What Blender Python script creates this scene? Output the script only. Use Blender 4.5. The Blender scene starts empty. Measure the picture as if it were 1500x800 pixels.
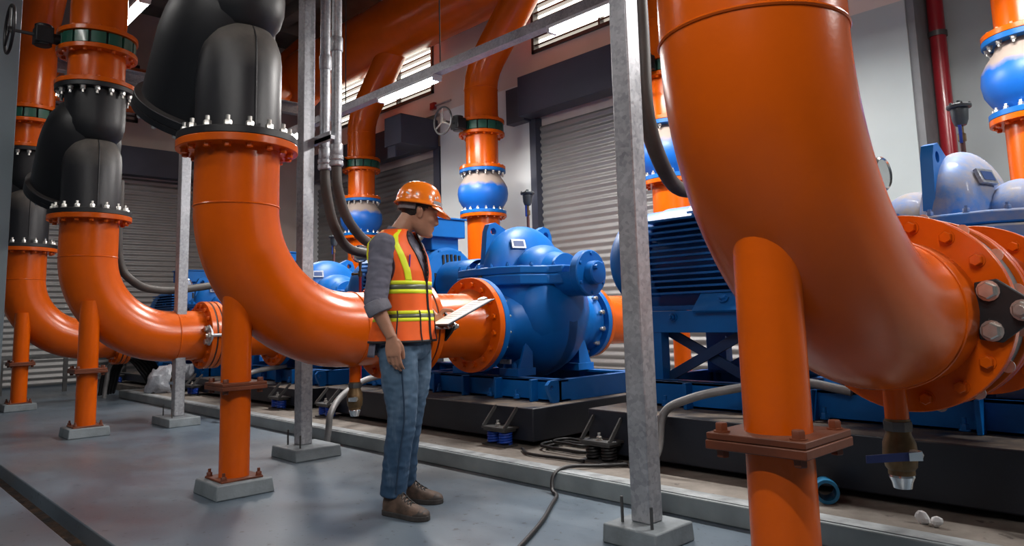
import bpy, bmesh, math, random
from mathutils import Vector as V, Matrix as M, Euler, noise as mnoise
random.seed(7)
SC = bpy.context.scene
COL = SC.collection
PI = math.pi

# ---------------------------------------------------------------- materials
def _mat(name):
    m = bpy.data.materials.new(name); m.use_nodes = True
    nt = m.node_tree; b = nt.nodes['Principled BSDF']
    return m, nt, b

def nd(nt, t, **k):
    n = nt.nodes.new(t)
    for a, v in k.items(): setattr(n, a, v)
    return n

def noise(nt, scale, detail=4, rough=.55, coord='Object', stretch=None):
    tc = nd(nt, 'ShaderNodeTexCoord')
    n = nd(nt, 'ShaderNodeTexNoise')
    n.inputs['Scale'].default_value = scale; n.inputs['Detail'].default_value = detail
    n.inputs['Roughness'].default_value = rough
    if stretch:
        mp = nd(nt, 'ShaderNodeMapping'); mp.inputs['Scale'].default_value = stretch
        nt.links.new(tc.outputs[coord], mp.inputs['Vector']); nt.links.new(mp.outputs[0], n.inputs['Vector'])
    else:
        nt.links.new(tc.outputs[coord], n.inputs['Vector'])
    return n.outputs['Fac']

def ramp(nt, fac, a, b, ca=(0, 0, 0, 1), cb=(1, 1, 1, 1)):
    r = nd(nt, 'ShaderNodeValToRGB')
    r.color_ramp.elements[0].position = a; r.color_ramp.elements[0].color = ca
    r.color_ramp.elements[1].position = b; r.color_ramp.elements[1].color = cb
    nt.links.new(fac, r.inputs[0]); return r.outputs[0]

def mix(nt, fac, a, b):
    n = nd(nt, 'ShaderNodeMix', data_type='RGBA')
    for sock, v in (('Factor', fac), ('A', a), ('B', b)):
        i = [s for s in n.inputs if s.name == sock and (s.type == 'RGBA' if sock != 'Factor' else s.type == 'VALUE')][0]
        if isinstance(v, (int, float)): i.default_value = v
        elif isinstance(v, tuple): i.default_value = v
        else: nt.links.new(v, i)
    return [o for o in n.outputs if o.type == 'RGBA'][0]

def mth(nt, op, a, b=0.0):
    n = nd(nt, 'ShaderNodeMath', operation=op)
    for i, v in enumerate((a, b)):
        if isinstance(v, (int, float)): n.inputs[i].default_value = v
        else: nt.links.new(v, n.inputs[i])
    return n.outputs[0]

def bump(nt, b, fac, strength=.1, dist=.01):
    n = nd(nt, 'ShaderNodeBump'); n.inputs['Strength'].default_value = strength; n.inputs['Distance'].default_value = dist
    nt.links.new(fac, n.inputs['Height']); nt.links.new(n.outputs[0], b.inputs['Normal'])

def c4(c): return (c[0], c[1], c[2], 1)

def plain(name, col, rough=.5, metal=0., var=.12, scale=6, spec=.5, bmp=0, bscale=80, coat=0, stretch=None):
    m, nt, b = _mat(name)
    f = noise(nt, scale, stretch=stretch)
    lo = tuple(x * (1 - var) for x in col); hi = tuple(min(1, x * (1 + var)) for x in col)
    nt.links.new(ramp(nt, f, .3, .7, c4(lo), c4(hi)), b.inputs['Base Color'])
    b.inputs['Roughness'].default_value = rough; b.inputs['Metallic'].default_value = metal
    b.inputs['Specular IOR Level'].default_value = spec
    b.inputs['Coat Weight'].default_value = coat; b.inputs['Coat Roughness'].default_value = .12
    if bmp: bump(nt, b, noise(nt, bscale, 2), bmp)
    return m

def upfacing(nt, lo=.55, hi=.95):
    g = nd(nt, 'ShaderNodeNewGeometry'); s = nd(nt, 'ShaderNodeSeparateXYZ')
    nt.links.new(g.outputs['Normal'], s.inputs[0])
    mr = nd(nt, 'ShaderNodeMapRange'); mr.inputs[1].default_value = lo; mr.inputs[2].default_value = hi
    nt.links.new(s.outputs['Z'], mr.inputs[0]); return mr.outputs[0]

def paint(name, col, rough=.3, dust=(.42, .34, .27), amount=.5, lo=.5, hi=.98, var=.12, coat=.25, bmp=.04, bscale=45, spec=.5):
    """gloss enamel that carries real settled dust on its upward faces"""
    m, nt, b = _mat(name)
    f = noise(nt, 2.2, 5)
    base = ramp(nt, f, .3, .72, c4(tuple(x * (1 - var) for x in col)), c4(tuple(min(1, x * (1 + var)) for x in col)))
    d = mth(nt, 'MULTIPLY', upfacing(nt, lo, hi), ramp(nt, noise(nt, 5, 6, .65), .35, .62))
    d = mth(nt, 'MULTIPLY', d, amount)
    nt.links.new(mix(nt, d, base, c4(dust)), b.inputs['Base Color'])
    r = mth(nt, 'ADD', mth(nt, 'MULTIPLY', d, .5), rough)
    nt.links.new(r, b.inputs['Roughness'])
    b.inputs['Coat Weight'].default_value = coat; b.inputs['Coat Roughness'].default_value = .1; b.inputs['Specular IOR Level'].default_value = spec
    if bmp: bump(nt, b, noise(nt, bscale, 2), bmp)
    return m

def emit(name, col, s):
    m, nt, b = _mat(name)
    b.inputs['Base Color'].default_value = c4(col); b.inputs['Emission Color'].default_value = c4(col)
    b.inputs['Emission Strength'].default_value = s
    return m

ORANGE = (.62, .094, .001)
BLUE = (.002, .115, .40)
MT = dict(
    orange=paint('orange_enamel', ORANGE, .24, amount=.42, dust=(.62, .27, .13), lo=.55, hi=1., coat=0, spec=.36),
    orange_rust=paint('rusty_orange_enamel', (.15, .034, .010), .5, amount=.3, dust=(.24, .12, .07), var=.5, coat=0),
    blue=paint('blue_enamel', BLUE, .42, coat=0, spec=.3, amount=.25, dust=(.32, .40, .50), lo=.6, hi=1.),
    blue_dusty=paint('dusty_blue_enamel', BLUE, .5, amount=.95, dust=(.27, .235, .20), lo=-.35, hi=.25, coat=.03),
    black=paint('black_enamel', (.007, .007, .009), .48, coat=0, amount=.3, dust=(.12, .10, .09), lo=.2, hi=.9, bmp=.06, bscale=30),
    black_rubber=plain('black_rubber', (.012, .012, .012), .6),
    green=paint('green_enamel', (.012, .085, .055), .35, amount=.2),
    bolt=plain('zinc_bolt', (.62, .60, .56), .32, .85, .2, 20),
    galv=None, red=paint('red_enamel', (.28, .010, .018), .3, amount=.1),
    plinth=paint('dark_plinth_paint', (.012, .015, .024), .45, amount=.9, dust=(.18, .14, .105), lo=.8, hi=.95, coat=0, bmp=.05),
    hose=plain('dusty_hose', (.060, .052, .046), .55, 0, .35, 5),
    cond=plain('grey_conduit', (.20, .20, .20), .5, .3, .25, 9),
    cable=plain('black_cable', (.008, .008, .009), .5),
    spring=plain('blue_spring', (.006, .05, .35), .35),
    steel=plain('dark_steel', (.10, .10, .10), .45, .6, .3, 8),
    concrete=plain('painted_footing', (.16, .185, .20), .6, 0, .25, 7, bmp=.15, bscale=40),
    brass=plain('aged_brass', (.16, .10, .045), .45, .6, .4, 12),
    chrome=plain('polished_steel', (.75, .75, .75), .18, 1., .05),
    dial=plain('gauge_dial', (.06, .065, .07), .15, .2, .4, 12),
    white=plain('white_plastic', (.75, .76, .77), .4, 0, .05),
    slate=plain('slate_sheet_metal', (.050, .056, .082), .42, .1, .15, 2),
    shutter=plain('shutter_steel', (.26, .255, .25), .42, .35, .10, 1.5),
    hood=plain('grey_iron', (.045, .055, .062), .5, .2, .2),
    pvc=plain('blue_pvc', (.012, .16, .33), .35),
    plate=plain('nameplate_metal', (.35, .37, .42), .3, .7, .3, 40),
)
def galv():
    m, nt, b = _mat('galvanised_steel')
    tc = nd(nt, 'ShaderNodeTexCoord'); vo = nd(nt, 'ShaderNodeTexVoronoi'); vo.inputs['Scale'].default_value = 55
    nt.links.new(tc.outputs['Object'], vo.inputs['Vector'])
    s = nd(nt, 'ShaderNodeSeparateColor'); nt.links.new(vo.outputs['Color'], s.inputs[0])
    f = mth(nt, 'ADD', mth(nt, 'MULTIPLY', s.outputs[0], .25), mth(nt, 'MULTIPLY', noise(nt, 4, 6, .65), .9))
    nt.links.new(ramp(nt, f, .3, .85, (.23, .24, .26, 1), (.52, .53, .56, 1)), b.inputs['Base Color'])
    b.inputs['Metallic'].default_value = .45
    nt.links.new(ramp(nt, f, .2, .9, (.32,) * 3 + (1,), (.55,) * 3 + (1,)), b.inputs['Roughness'])
    bump(nt, b, noise(nt, 30, 3), .08)
    return m
MT['galv'] = galv()

def ballmat():
    """blue rubber-joint with a cap of beige dust whose ragged edge has its own shape"""
    m, nt, b = _mat('blue_bellows_with_dust')
    tc = nd(nt, 'ShaderNodeTexCoord'); s = nd(nt, 'ShaderNodeSeparateXYZ'); nt.links.new(tc.outputs['Object'], s.inputs[0])
    h = mth(nt, 'ADD', s.outputs['Z'], mth(nt, 'MULTIPLY', noise(nt, 7, 5), .14))
    d = ramp(nt, h, .44, .50)
    d = mth(nt, 'MULTIPLY', d, .95)
    nt.links.new(mix(nt, d, c4((.004, .11, .46)), c4((.34, .265, .205))), b.inputs['Base Color'])
    nt.links.new(mth(nt, 'ADD', mth(nt, 'MULTIPLY', d, .35), .4), b.inputs['Roughness'])
    return m
MT['ball'] = ballmat()

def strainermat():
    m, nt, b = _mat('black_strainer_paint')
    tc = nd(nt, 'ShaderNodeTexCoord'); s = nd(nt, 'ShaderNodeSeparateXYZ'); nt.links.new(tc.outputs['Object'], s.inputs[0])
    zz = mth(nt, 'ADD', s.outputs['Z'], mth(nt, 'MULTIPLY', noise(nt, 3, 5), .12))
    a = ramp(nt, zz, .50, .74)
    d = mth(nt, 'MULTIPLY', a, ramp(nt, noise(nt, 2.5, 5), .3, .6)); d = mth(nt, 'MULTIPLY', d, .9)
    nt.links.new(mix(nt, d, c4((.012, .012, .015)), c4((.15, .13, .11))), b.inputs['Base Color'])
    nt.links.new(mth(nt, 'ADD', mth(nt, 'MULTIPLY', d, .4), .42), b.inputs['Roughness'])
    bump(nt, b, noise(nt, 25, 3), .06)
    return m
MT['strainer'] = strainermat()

def floormat():
    m, nt, b = _mat('grey_epoxy_floor')
    big = noise(nt, .9, 6, .6, stretch=(1, 1.6, 1)); fine = noise(nt, 6, 6, .7)
    c = ramp(nt, big, .32, .68, (.062, .086, .112, 1), (.130, .172, .212, 1))
    c = mix(nt, mth(nt, 'MULTIPLY', ramp(nt, noise(nt, .55, 5, .6), .48, .7), .55), c, (.15, .135, .12, 1))
    c = mix(nt, mth(nt, 'MULTIPLY', ramp(nt, fine, .62, .72), .35), c, (.07, .07, .07, 1))
    sp = ramp(nt, noise(nt, 24, 2, .5), .66, .70)
    c = mix(nt, mth(nt, 'MULTIPLY', sp, .8), c, (.03, .035, .045, 1))
    nt.links.new(c, b.inputs['Base Color'])
    nt.links.new(ramp(nt, big, .3, .7, (.26,) * 3 + (1,), (.5,) * 3 + (1,)), b.inputs['Roughness'])
    bump(nt, b, mth(nt, 'ADD', big, mth(nt, 'MULTIPLY', fine, .15)), .12, .03)
    return m
MT['floor'] = floormat()

def slabmat():
    m, nt, b = _mat('dirty_concrete')
    f = noise(nt, 3, 7, .65)
    c = ramp(nt, f, .3, .7, (.10, .085, .07, 1), (.27, .24, .21, 1))
    c = mix(nt, mth(nt, 'MULTIPLY', ramp(nt, noise(nt, 16, 3), .66, .72), .7), c, (.03, .02, .018, 1))
    nt.links.new(c, b.inputs['Base Color']); b.inputs['Roughness'].default_value = .85
    bump(nt, b, f, .3, .02)
    return m
MT['slab'] = slabmat()
MT['curb'] = plain('grey_kerb_paint', (.21, .245, .255), .5, 0, .2, 4, bmp=.1, bscale=20)
MT['curb_top'] = plain('worn_kerb_top', (.27, .29, .30), .5, 0, .45, 9, bmp=.3, bscale=30)
MT['wall_low'] = plain('pale_grey_gloss_wall', (.68, .72, .72), .28, 0, .06, .8)
MT['wall_right'] = plain('grey_green_wall', (.40, .46, .47), .4, 0, .08, .8)
MT['wall_up'] = plain('beige_wall', (.66, .57, .51), .6, 0, .08, 1.2)
MT['ceil'] = plain('bare_concrete_ceiling', (.13, .12, .105), .85, 0, .35, 1.5)
MT['lamp'] = emit('fluorescent_tube', (1., .97, .94), 40)
MT['daylight'] = emit('daylight_behind_louvre', (1., .93, .80), 5)
MT['louvre'] = plain('louvre_frame', (.06, .055, .055), .4, .3)
MT['column'] = plain('blue_grey_column_paint', (.20, .25, .28), .5, 0, .06, 1)

# ---------------------------------------------------------------- mesh builder
def frame(z, up=None):
    z = V(z).normalized()
    a = V(up) if up is not None else (V((0, 0, 1)) if abs(z.z) < .9 else V((1, 0, 0)))
    x = a.cross(z).normalized(); y = z.cross(x)
    return M((x, y, z)).transposed()

def catmull(pts, n=8):
    P = [V(p) for p in pts]; P = [P[0] * 2 - P[1]] + P + [P[-1] * 2 - P[-2]]
    out = []
    for i in range(1, len(P) - 2):
        for k in range(n):
            t = k / n; a, b, c, d = P[i - 1], P[i], P[i + 1], P[i + 2]
            out.append(.5 * (2 * b + (c - a) * t + (2 * a - 5 * b + 4 * c - d) * t * t + (3 * b - a - 3 * c + d) * t ** 3))
    out.append(P[-2]); return out

class MB:
    def __init__(s): s.bm = bmesh.new()
    def box(s, c, size, rot=None):
        m = M.Translation(V(c))
        if rot is not None: m = m @ (rot.to_4x4() if hasattr(rot, 'to_4x4') else Euler(rot).to_matrix().to_4x4())
        m = m @ M.Diagonal((size[0], size[1], size[2], 1))
        bmesh.ops.create_cube(s.bm, size=1, matrix=m); return s
    def span(s, a, b):
        a = V(a); b = V(b); return s.box((a + b) / 2, [abs(x) for x in (b - a)])
    def rings(s, rings, close=True, cap0=True, cap1=True):
        bm = s.bm; R = [[bm.verts.new(p) for p in r] for r in rings]; n = len(R[0])
        for a, b in zip(R, R[1:]):
            for i in range(n if close else n - 1):
                j = (i + 1) % n
                try: bm.faces.new((a[i], a[j], b[j], b[i]))
                except ValueError: pass
        if cap0: bm.faces.new(R[0][::-1])
        if cap1: bm.faces.new(R[-1])
        return s
    def lathe(s, prof, o=(0, 0, 0), axis=(0, 0, 1), seg=40, cap=True, sx=1., sy=1.):
        f = frame(axis); o = V(o); rr = []
        for r, a in prof:
            rr.append([o + f @ V((max(r, 1e-4) * sx * math.cos(2 * PI * i / seg), max(r, 1e-4) * sy * math.sin(2 * PI * i / seg), a)) for i in range(seg)])
        return s.rings(rr, True, cap, cap)
    def cyl(s, a, b, r, r1=None, seg=32):
        a = V(a); b = V(b); return s.lathe([(r, 0), (r if r1 is None else r1, (b - a).length)], a, b - a, seg)
    def ring(s, o, axis, ro, ri, h, seg=40):
        return s.lathe([(ri, 0), (ro, 0), (ro, h), (ri, h), (ri, 0)], o, axis, seg, cap=False)
    def torus(s, o, axis, R, r, seg=40, k=8, sx=1, sy=1):
        f = frame(axis); o = V(o); rr = []
        for i in range(seg + 1):
            t = 2 * PI * i / seg; d = f @ V((math.cos(t) * sx, math.sin(t) * sy, 0))
            rr.append([o + f @ V((math.cos(t) * sx * R, math.sin(t) * sy * R, 0)) + d * (r * math.cos(2 * PI * j / k)) + f.col[2] * (r * math.sin(2 * PI * j / k)) for j in range(k)])
        return s.rings(rr, True, False, False)
    def tube(s, pts, r, seg=16, cap=True, flat=None):
        P = [V(p) for p in pts]; n = len(P)
        T = [((P[min(i + 1, n - 1)] - P[max(i - 1, 0)]).normalized()) for i in range(n)]
        x = frame(T[0]).col[0].copy(); rr = []
        for i in range(n):
            x = (x - T[i] * x.dot(T[i])).normalized(); y = T[i].cross(x)
            q = r[i] if isinstance(r, (list, tuple)) else r
            qa, qb = (q if isinstance(q, tuple) else (q, q))
            rr.append([P[i] + x * (qa * math.cos(2 * PI * j / seg)) + y * (qb * math.sin(2 * PI * j / seg)) for j in range(seg)])
        return s.rings(rr, True, cap, cap)
    def ell(s, c, rad, rot=None, seg=32, top=None):
        m = M.Translation(V(c))
        if rot is not None: m = m @ (rot.to_4x4() if hasattr(rot, 'to_4x4') else Euler(rot).to_matrix().to_4x4())
        m = m @ M.Diagonal((rad[0], rad[1], rad[2], 1))
        bmesh.ops.create_uvsphere(s.bm, u_segments=seg, v_segments=seg // 2, radius=1, matrix=m); return s
    def dome(s, c, rad, seg=40, n=10):
        """upper half of an ellipsoid on a flat base"""
        rr = []
        for k in range(n + 1):
            a = (PI / 2) * k / n * .995
            rr.append([V(c) + V((rad[0] * math.cos(a) * math.cos(2 * PI * i / seg), rad[1] * math.cos(a) * math.sin(2 * PI * i / seg), rad[2] * math.sin(a))) for i in range(seg)])
        return s.rings(rr)
    def prism(s, poly, o, ux, uy, th):
        """polygon in the (ux,uy) plane through o, extruded symmetrically by th"""
        o = V(o); ux = V(ux).normalized(); uy = V(uy).normalized(); n = ux.cross(uy) * (th / 2)
        a = [o + ux * p[0] + uy * p[1] - n for p in poly]; b = [q + 2 * n for q in a]
        return s.rings([a, b])
    def plate(s, outer, holes, o, ux, uy, th):
        """flat plate with real holes"""
        b = bmesh.new(); o = V(o); ux = V(ux).normalized(); uy = V(uy).normalized(); n = ux.cross(uy)
        for loop in [outer] + holes:
            vs = [b.verts.new(o + ux * p[0] + uy * p[1] - n * (th / 2)) for p in loop]
            for i in range(len(vs)): b.edges.new((vs[i], vs[(i + 1) % len(vs)]))
        r = bmesh.ops.triangle_fill(b, edges=b.edges[:], use_beauty=True, use_dissolve=False)
        e = bmesh.ops.extrude_face_region(b, geom=b.faces[:])
        bmesh.ops.translate(b, vec=n * th, verts=[v for v in e['geom'] if isinstance(v, bmesh.types.BMVert)])
        me = bpy.data.meshes.new('tmp'); b.to_mesh(me); b.free(); s.bm.from_mesh(me); bpy.data.meshes.remove(me); return s
    def hexa(s, o, axis, r, h):
        return s.lathe([(r, 0), (r, h * .85), (r * .85, h)], o, axis, 6)
    def done(s, name, mat, parent=None, smooth=35, bevel=0, loc=None, norm=True):
        bm = s.bm
        if norm: bmesh.ops.recalc_face_normals(bm, faces=bm.faces)
        ang = math.radians(smooth)
        for f in bm.faces: f.smooth = True
        for e in bm.edges:
            if len(e.link_faces) == 2 and e.calc_face_angle(0) > ang: e.smooth = False
        me = bpy.data.meshes.new(name); bm.to_mesh(me); bm.free()
        me.materials.append(MT[mat] if isinstance(mat, str) else mat)
        o = bpy.data.objects.new(name, me); COL.objects.link(o)
        if parent is not None: o.parent = parent
        if loc is not None: o.location = loc
        if bevel:
            b = o.modifiers.new('bevel', 'BEVEL'); b.width = bevel; b.segments = 2; b.limit_method = 'ANGLE'; b.angle_limit = math.radians(40)
            b.harden_normals = False
        return o

def tag(o, label, cat, group=None, kind=None):
    o['label'] = label; o['category'] = cat
    if group: o['group'] = group
    if kind: o['kind'] = kind
    return o
def thing(name, label, cat, loc=(0, 0, 0), rotz=0, group=None):
    o = bpy.data.objects.new(name, None); COL.objects.link(o); o.empty_display_size = .1
    o.location = loc; o.rotation_euler = (0, 0, rotz)
    return tag(o, label, cat, group)
def struct(o):
    o['kind'] = 'structure'; return o
def copy_tree(o, parent=None, loc=None, label=None):
    c = o.copy(); COL.objects.link(c)
    if parent is not None: c.parent = parent
    if loc is not None: c.location = loc
    if label: c['label'] = label
    for ch in list(o.children): copy_tree(ch, c)
    return c

_bm = {}
def boltmesh(r, h, stub, mat, both):
    k = (r, h, stub, mat, both)
    if k not in _bm:
        b = MB()
        b.cyl((0, 0, -.001), (0, 0, h * .16), r * 1.25, seg=14)
        b.hexa((0, 0, h * .1), (0, 0, 1), r, h * .9)
        if stub: b.cyl((0, 0, h * .5), (0, 0, h + stub), r * .55, seg=10)
        if both:
            b.hexa((0, 0, -both), (0, 0, -1), r, h * .8)
        o = b.done('bolt', mat); _bm[k] = o.data; bpy.data.objects.remove(o)
    return _bm[k]
def bolts(parent, n, R, o, axis, r=.018, h=.024, stub=0, mat='bolt', both=0, phase=.5, name='bolt'):
    me = boltmesh(r, h, stub, mat, both); f = frame(axis); out = []
    for i in range(n):
        t = 2 * PI * (i + phase) / n
        b = bpy.data.objects.new(name, me); COL.objects.link(b); b.parent = parent
        b.location = V(o) + f @ V((R * math.cos(t), R * math.sin(t), 0)); b.rotation_mode = 'QUATERNION'
        b.rotation_quaternion = f.to_quaternion(); out.append(b)
    return out
def onebolt(parent, o, axis, r=.018, h=.024, stub=0, mat='bolt', name='bolt'):
    me = boltmesh(r, h, stub, mat, 0); b = bpy.data.objects.new(name, me); COL.objects.link(b)
    b.parent = parent; b.location = o; b.rotation_mode = 'QUATERNION'; b.rotation_quaternion = frame(axis).to_quaternion(); return b

# ---------------------------------------------------------------- camera (lens, pitch and roll solved from the vanishing points)
F, PX, PY = 1066., 747., 329.
def ray(x, y): return V((x - PX, -(y - PY), -F))
Zc = ray(526, -8190).normalized(); Yc = ray(1880, 432); Yc = (Yc - Zc * Yc.dot(Zc)).normalized(); Xc = Yc.cross(Zc)
cd = bpy.data.cameras.new('camera'); cam = bpy.data.objects.new('camera', cd); COL.objects.link(cam)
cam.matrix_world = M.Translation((0, 0, 1)) @ M((Xc, Yc, Zc)).to_4x4()
cd.sensor_width = 36; cd.lens = F / 1500 * 36; cd.shift_x = (750 - PX) / 1500; cd.shift_y = (PY - 400) / 1500
cd.clip_start = .05
SC.camera = cam
# ================================================================ the setting
EX = -14.5; WY = 7.4; HC = 6.95
def sbox(name, a, b, mat, bevel=0):
    return struct(MB().span(a, b).done(name, mat, bevel=bevel))
# floor: slab with a drain channel running along the row
fl = MB()
fl.span((EX - .6, 1.06, -.12), (7, 9, 0)); fl.span((EX - .6, -6, -.12), (7, .925, 0))
struct(fl.done('floor', 'floor', bevel=.006))
def rustmat():
    m, nt, b = _mat('channel_dirt')
    c = ramp(nt, noise(nt, 9, 6, .7), .4, .7, (.010, .009, .009, 1), (.10, .05, .022, 1))
    nt.links.new(c, b.inputs['Base Color']); b.inputs['Roughness'].default_value = .6
    bump(nt, b, noise(nt, 14, 5), .6, .03); return m
MT['dirt'] = rustmat()
struct(MB().span((EX, .9, -.2), (7, 1.1, -.09)).done('trim_1', 'dirt'))
# raised platform with its kerb
pl = MB(); pl.span((-11.25, 3.28, 0), (6, 7.2, .098)); struct(pl.done('trim_2', 'slab'))
struct(MB().span((-11.37, 3.15, 0), (6, 3.24, .1)).span((-11.37, 3.2, 0), (-11.27, 7.2, .1)).done('trim_3', 'curb', bevel=.008))
struct(MB().span((-11.36, 3.165, .1), (6, 3.262, .104)).done('trim_4', 'curb_top'))
# ceiling
ce = MB(); ce.span((EX - .5, -6, HC), (7, 9, HC + .25))
for x in [-13, -10, -7, -4, -1, 2, 5]: ce.span((x - .15, -6, HC - .35), (x + .15, 8, HC))
for y in [-3, 0, 3.4, 6.2]: ce.span((EX, y - .12, HC - .25), (7, y + .12, HC))
struct(ce.done('ceiling', 'ceil'))
# back wall, two shutter openings and the louvre band above
w = MB()
w.span((EX, WY, 0), (-13.7, WY + .6, 4.42)); w.span((-9.42, WY, 0), (-7.25, WY + .6, 4.42))
struct(w.done('wall_back', 'wall_low'))
w = MB(); w.span((-3.3, WY, 0), (-2.2, 8.0, 3.92)); struct(w.done('wall_back_pillar', 'wall_right'))
w = MB()
w.span((EX, WY, 4.42), (-2.2, 8, 4.80)); w.span((EX, WY, 6.15), (-2.2, 8, HC))
w.span((EX, WY, 4.80), (-12.85, 8, 6.15)); w.span((-9.58, WY, 4.80), (-7.2, 8, 6.15)); w.span((-3.4, WY, 4.8), (-2.2, 8, 6.15))
w.span((-3.3, WY, 3.92), (-2.2, 8, 4.42))
w.span((-13.7, WY + .12, 3.7), (-9.42, 8, 4.42)); w.span((-7.25, WY + .12, 3.7), (-3.3, 8, 4.42))
struct(w.done('wall_back_upper', 'wall_up'))
w = MB(); w.span((-2.2, 8.0, 0), (7, 8.3, HC)); struct(w.done('wall_recess', 'wall_right'))
w = MB(); w.span((-2.203, WY + .02, 0), (-2.13, 8.0, HC)); struct(w.done('trim_5', plain('shaded_pillar_side', (.17, .18, .19), .6)))  # turned side of the pillar, its shade put into a darker colour
def slatted(name, x0, x1, z0, z1, pitch, yaxis=False, at=0., flip=1):
    """roller shutter curtain: half-round slats in one mesh"""
    m = MB(); n = int((z1 - z0) / pitch); ring = []
    prof = []
    for i in range(n):
        for k in range(4):
            t = k / 4; prof.append((z0 + (i + t) * pitch, -.028 * math.sin(PI * min(1, t * 1.33))))
    a = []; b = []
    for z, d in prof:
        if yaxis: a.append((at - d * flip, x0, z)); b.append((at - d * flip, x1, z))
        else: a.append((x0, at + d * flip, z)); b.append((x1, at + d * flip, z))
    m.rings([a, b], close=False, cap0=False, cap1=False)
    return struct(m.done(name, 'shutter', smooth=50, norm=False))
slatted('door_1', -13.7, -9.56, .03, 3.85, .098, at=WY + .10)
slatted('door_2', -7.18, -3.3, .03, 3.85, .098, at=WY + .10)
dg = MB(); dg.span((-9.60, WY - .02, 0), (-9.44, WY + .12, 3.85)); struct(dg.done('trim_6', 'slate'))
dg = MB(); dg.span((-7.30, WY - .02, 0), (-7.18, WY + .12, 3.85)); dg.span((-3.36, WY - .02, 0), (-3.26, WY + .12, 3.85)); struct(dg.done('trim_7', 'slate'))
struct(MB().span((-13.6, WY + .02, .01), (-3.3, WY + .04, .06)).done('trim_8', 'steel'))
# shutter hoods
t = thing('shutter_hood', 'long dark slate shutter hood over the roller door right of the white pillar', 'shutter hood', (-5.4, WY - .14, 3.78))
MB().span((-1.86, -.14, .05), (2.2, .136, .63)).done('housing', 'slate', t, bevel=.006)
MB().span((-2.24, -.02, .02), (-1.87, .136, .55)).done('end_cap', 'slate', t, bevel=.006)
t = thing('shutter_hood', 'long dark slate shutter hood over the roller door behind the man', 'shutter hood', (-11.9, WY - .09, 3.78))
MB().span((-2, -.08, .05), (1.92, .088, .60)).done('housing', 'slate', t, bevel=.006)
t = thing('shutter_motor_box', 'boxy dark slate motor housing jutting from wall above the man', 'box', (-9.73, WY - .38, 3.78))
MB().span((-.22, -.38, .03), (.25, .378, .52)).done('housing', 'slate', t, bevel=.008)
MB().span((-.16, -.36, -.16), (.06, -.34, .028)).done('bracket', 'slate', t)
# end wall with its shutter
w = MB(); w.span((EX - .4, -6, 4.25), (EX, 8, HC)); w.span((EX - .4, 6.1, 0), (EX, 8, 4.25)); w.span((EX - .4, -6, 0), (EX, .9, 4.25))
struct(w.done('wall_left', 'wall_up'))
slatted('door_3', .9, 6.1, .03, 4.24, .098, True, EX - .1, flip=1)
dg = MB(); dg.span((EX - .02, 6.05, 0), (EX + .04, 6.2, 3.75)); dg.span((EX - .02, .8, 0), (EX + .04, .95, 3.75)); struct(dg.done('trim_9', 'slate'))
t = thing('shutter_hood', 'dark slate shutter hood on the far end wall at left', 'shutter hood', (EX + .12, 3.4, 3.72))
MB().span((-.118, -2.7, .03), (.10, 2.75, .56)).done('housing', 'slate', t, bevel=.006)
# louvres: bright daylight glazing behind dark blades
def louvre(name, x0, x1, z0, z1, yaxis=False, bay=1.1):
    def P(a, d, z): return (EX - d, a, z) if yaxis else (a, WY + d, z)
    f = MB()
    for a, b in (((x0, z0), (x1, z0 + .05)), ((x0, z1 - .05), (x1, z1)), ((x0, z0), (x0 + .05, z1)), ((x1 - .05, z0), (x1, z1))):
        f.span(P(a[0], -.03, a[1]), P(b[0], .08, b[1]))
    n = max(1, round((x1 - x0) / bay))
    for i in range(1, n): x = x0 + (x1 - x0) * i / n; f.span(P(x - .015, -.01, z0), P(x + .015, .08, z1))
    o = struct(f.done(name, 'louvre'))
    b = MB(); k = int((z1 - z0) / .115)
    for i in range(1, k): z = z0 + (z1 - z0) * i / k; b.span(P(x0, .0, z - .014), P(x1, .09, z + .014))
    b.done('louvre_blades', 'louvre', o)
    MB().span(P(x0, .11, z0), P(x1, .13, z1)).done('glazing', 'daylight', o)
    return o
louvre('window_1', -12.85, -9.58, 4.80, 6.15)
louvre('window_2', -7.2, -3.4, 4.80, 6.15)
w = louvre('window_3', 2.2, 4.15, 4.78, 5.9, True)
# the nearest column, at the left edge
struct(MB().span((-9.0, 1.075, 0), (-8.65, 1.336, HC)).done('trim_10', 'column', bevel=.006))
# red fire pipe in the recess
t = thing('red_fire_pipe', 'tall glossy red pipe standing in the wall recess at right', 'pipe', (-2.052, 7.8, 0))
MB().cyl((0, 0, 0), (0, 0, HC - .36), .072).done('pipe', 'red', t)
for z in (.9, 3.6): MB().ring((0, 0, z), (0, 0, 1), .085, .070, .05).box((0, .12, z + .025), (.03, .15, .04)).done('clamp', 'steel', t)
t = thing('fire_alarm_box', 'small red alarm box on the beige wall left of white pillar', 'alarm', (-9.55, WY - .03, 4.56))
MB().box((-.02, 0, 0), (.12, .06, .12)).done('housing', 'red', t, bevel=.005)
MB().cyl((.05, 0, 0), (.45, 0, 0), .018, seg=10).done('conduit', 'galv', t)

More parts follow.
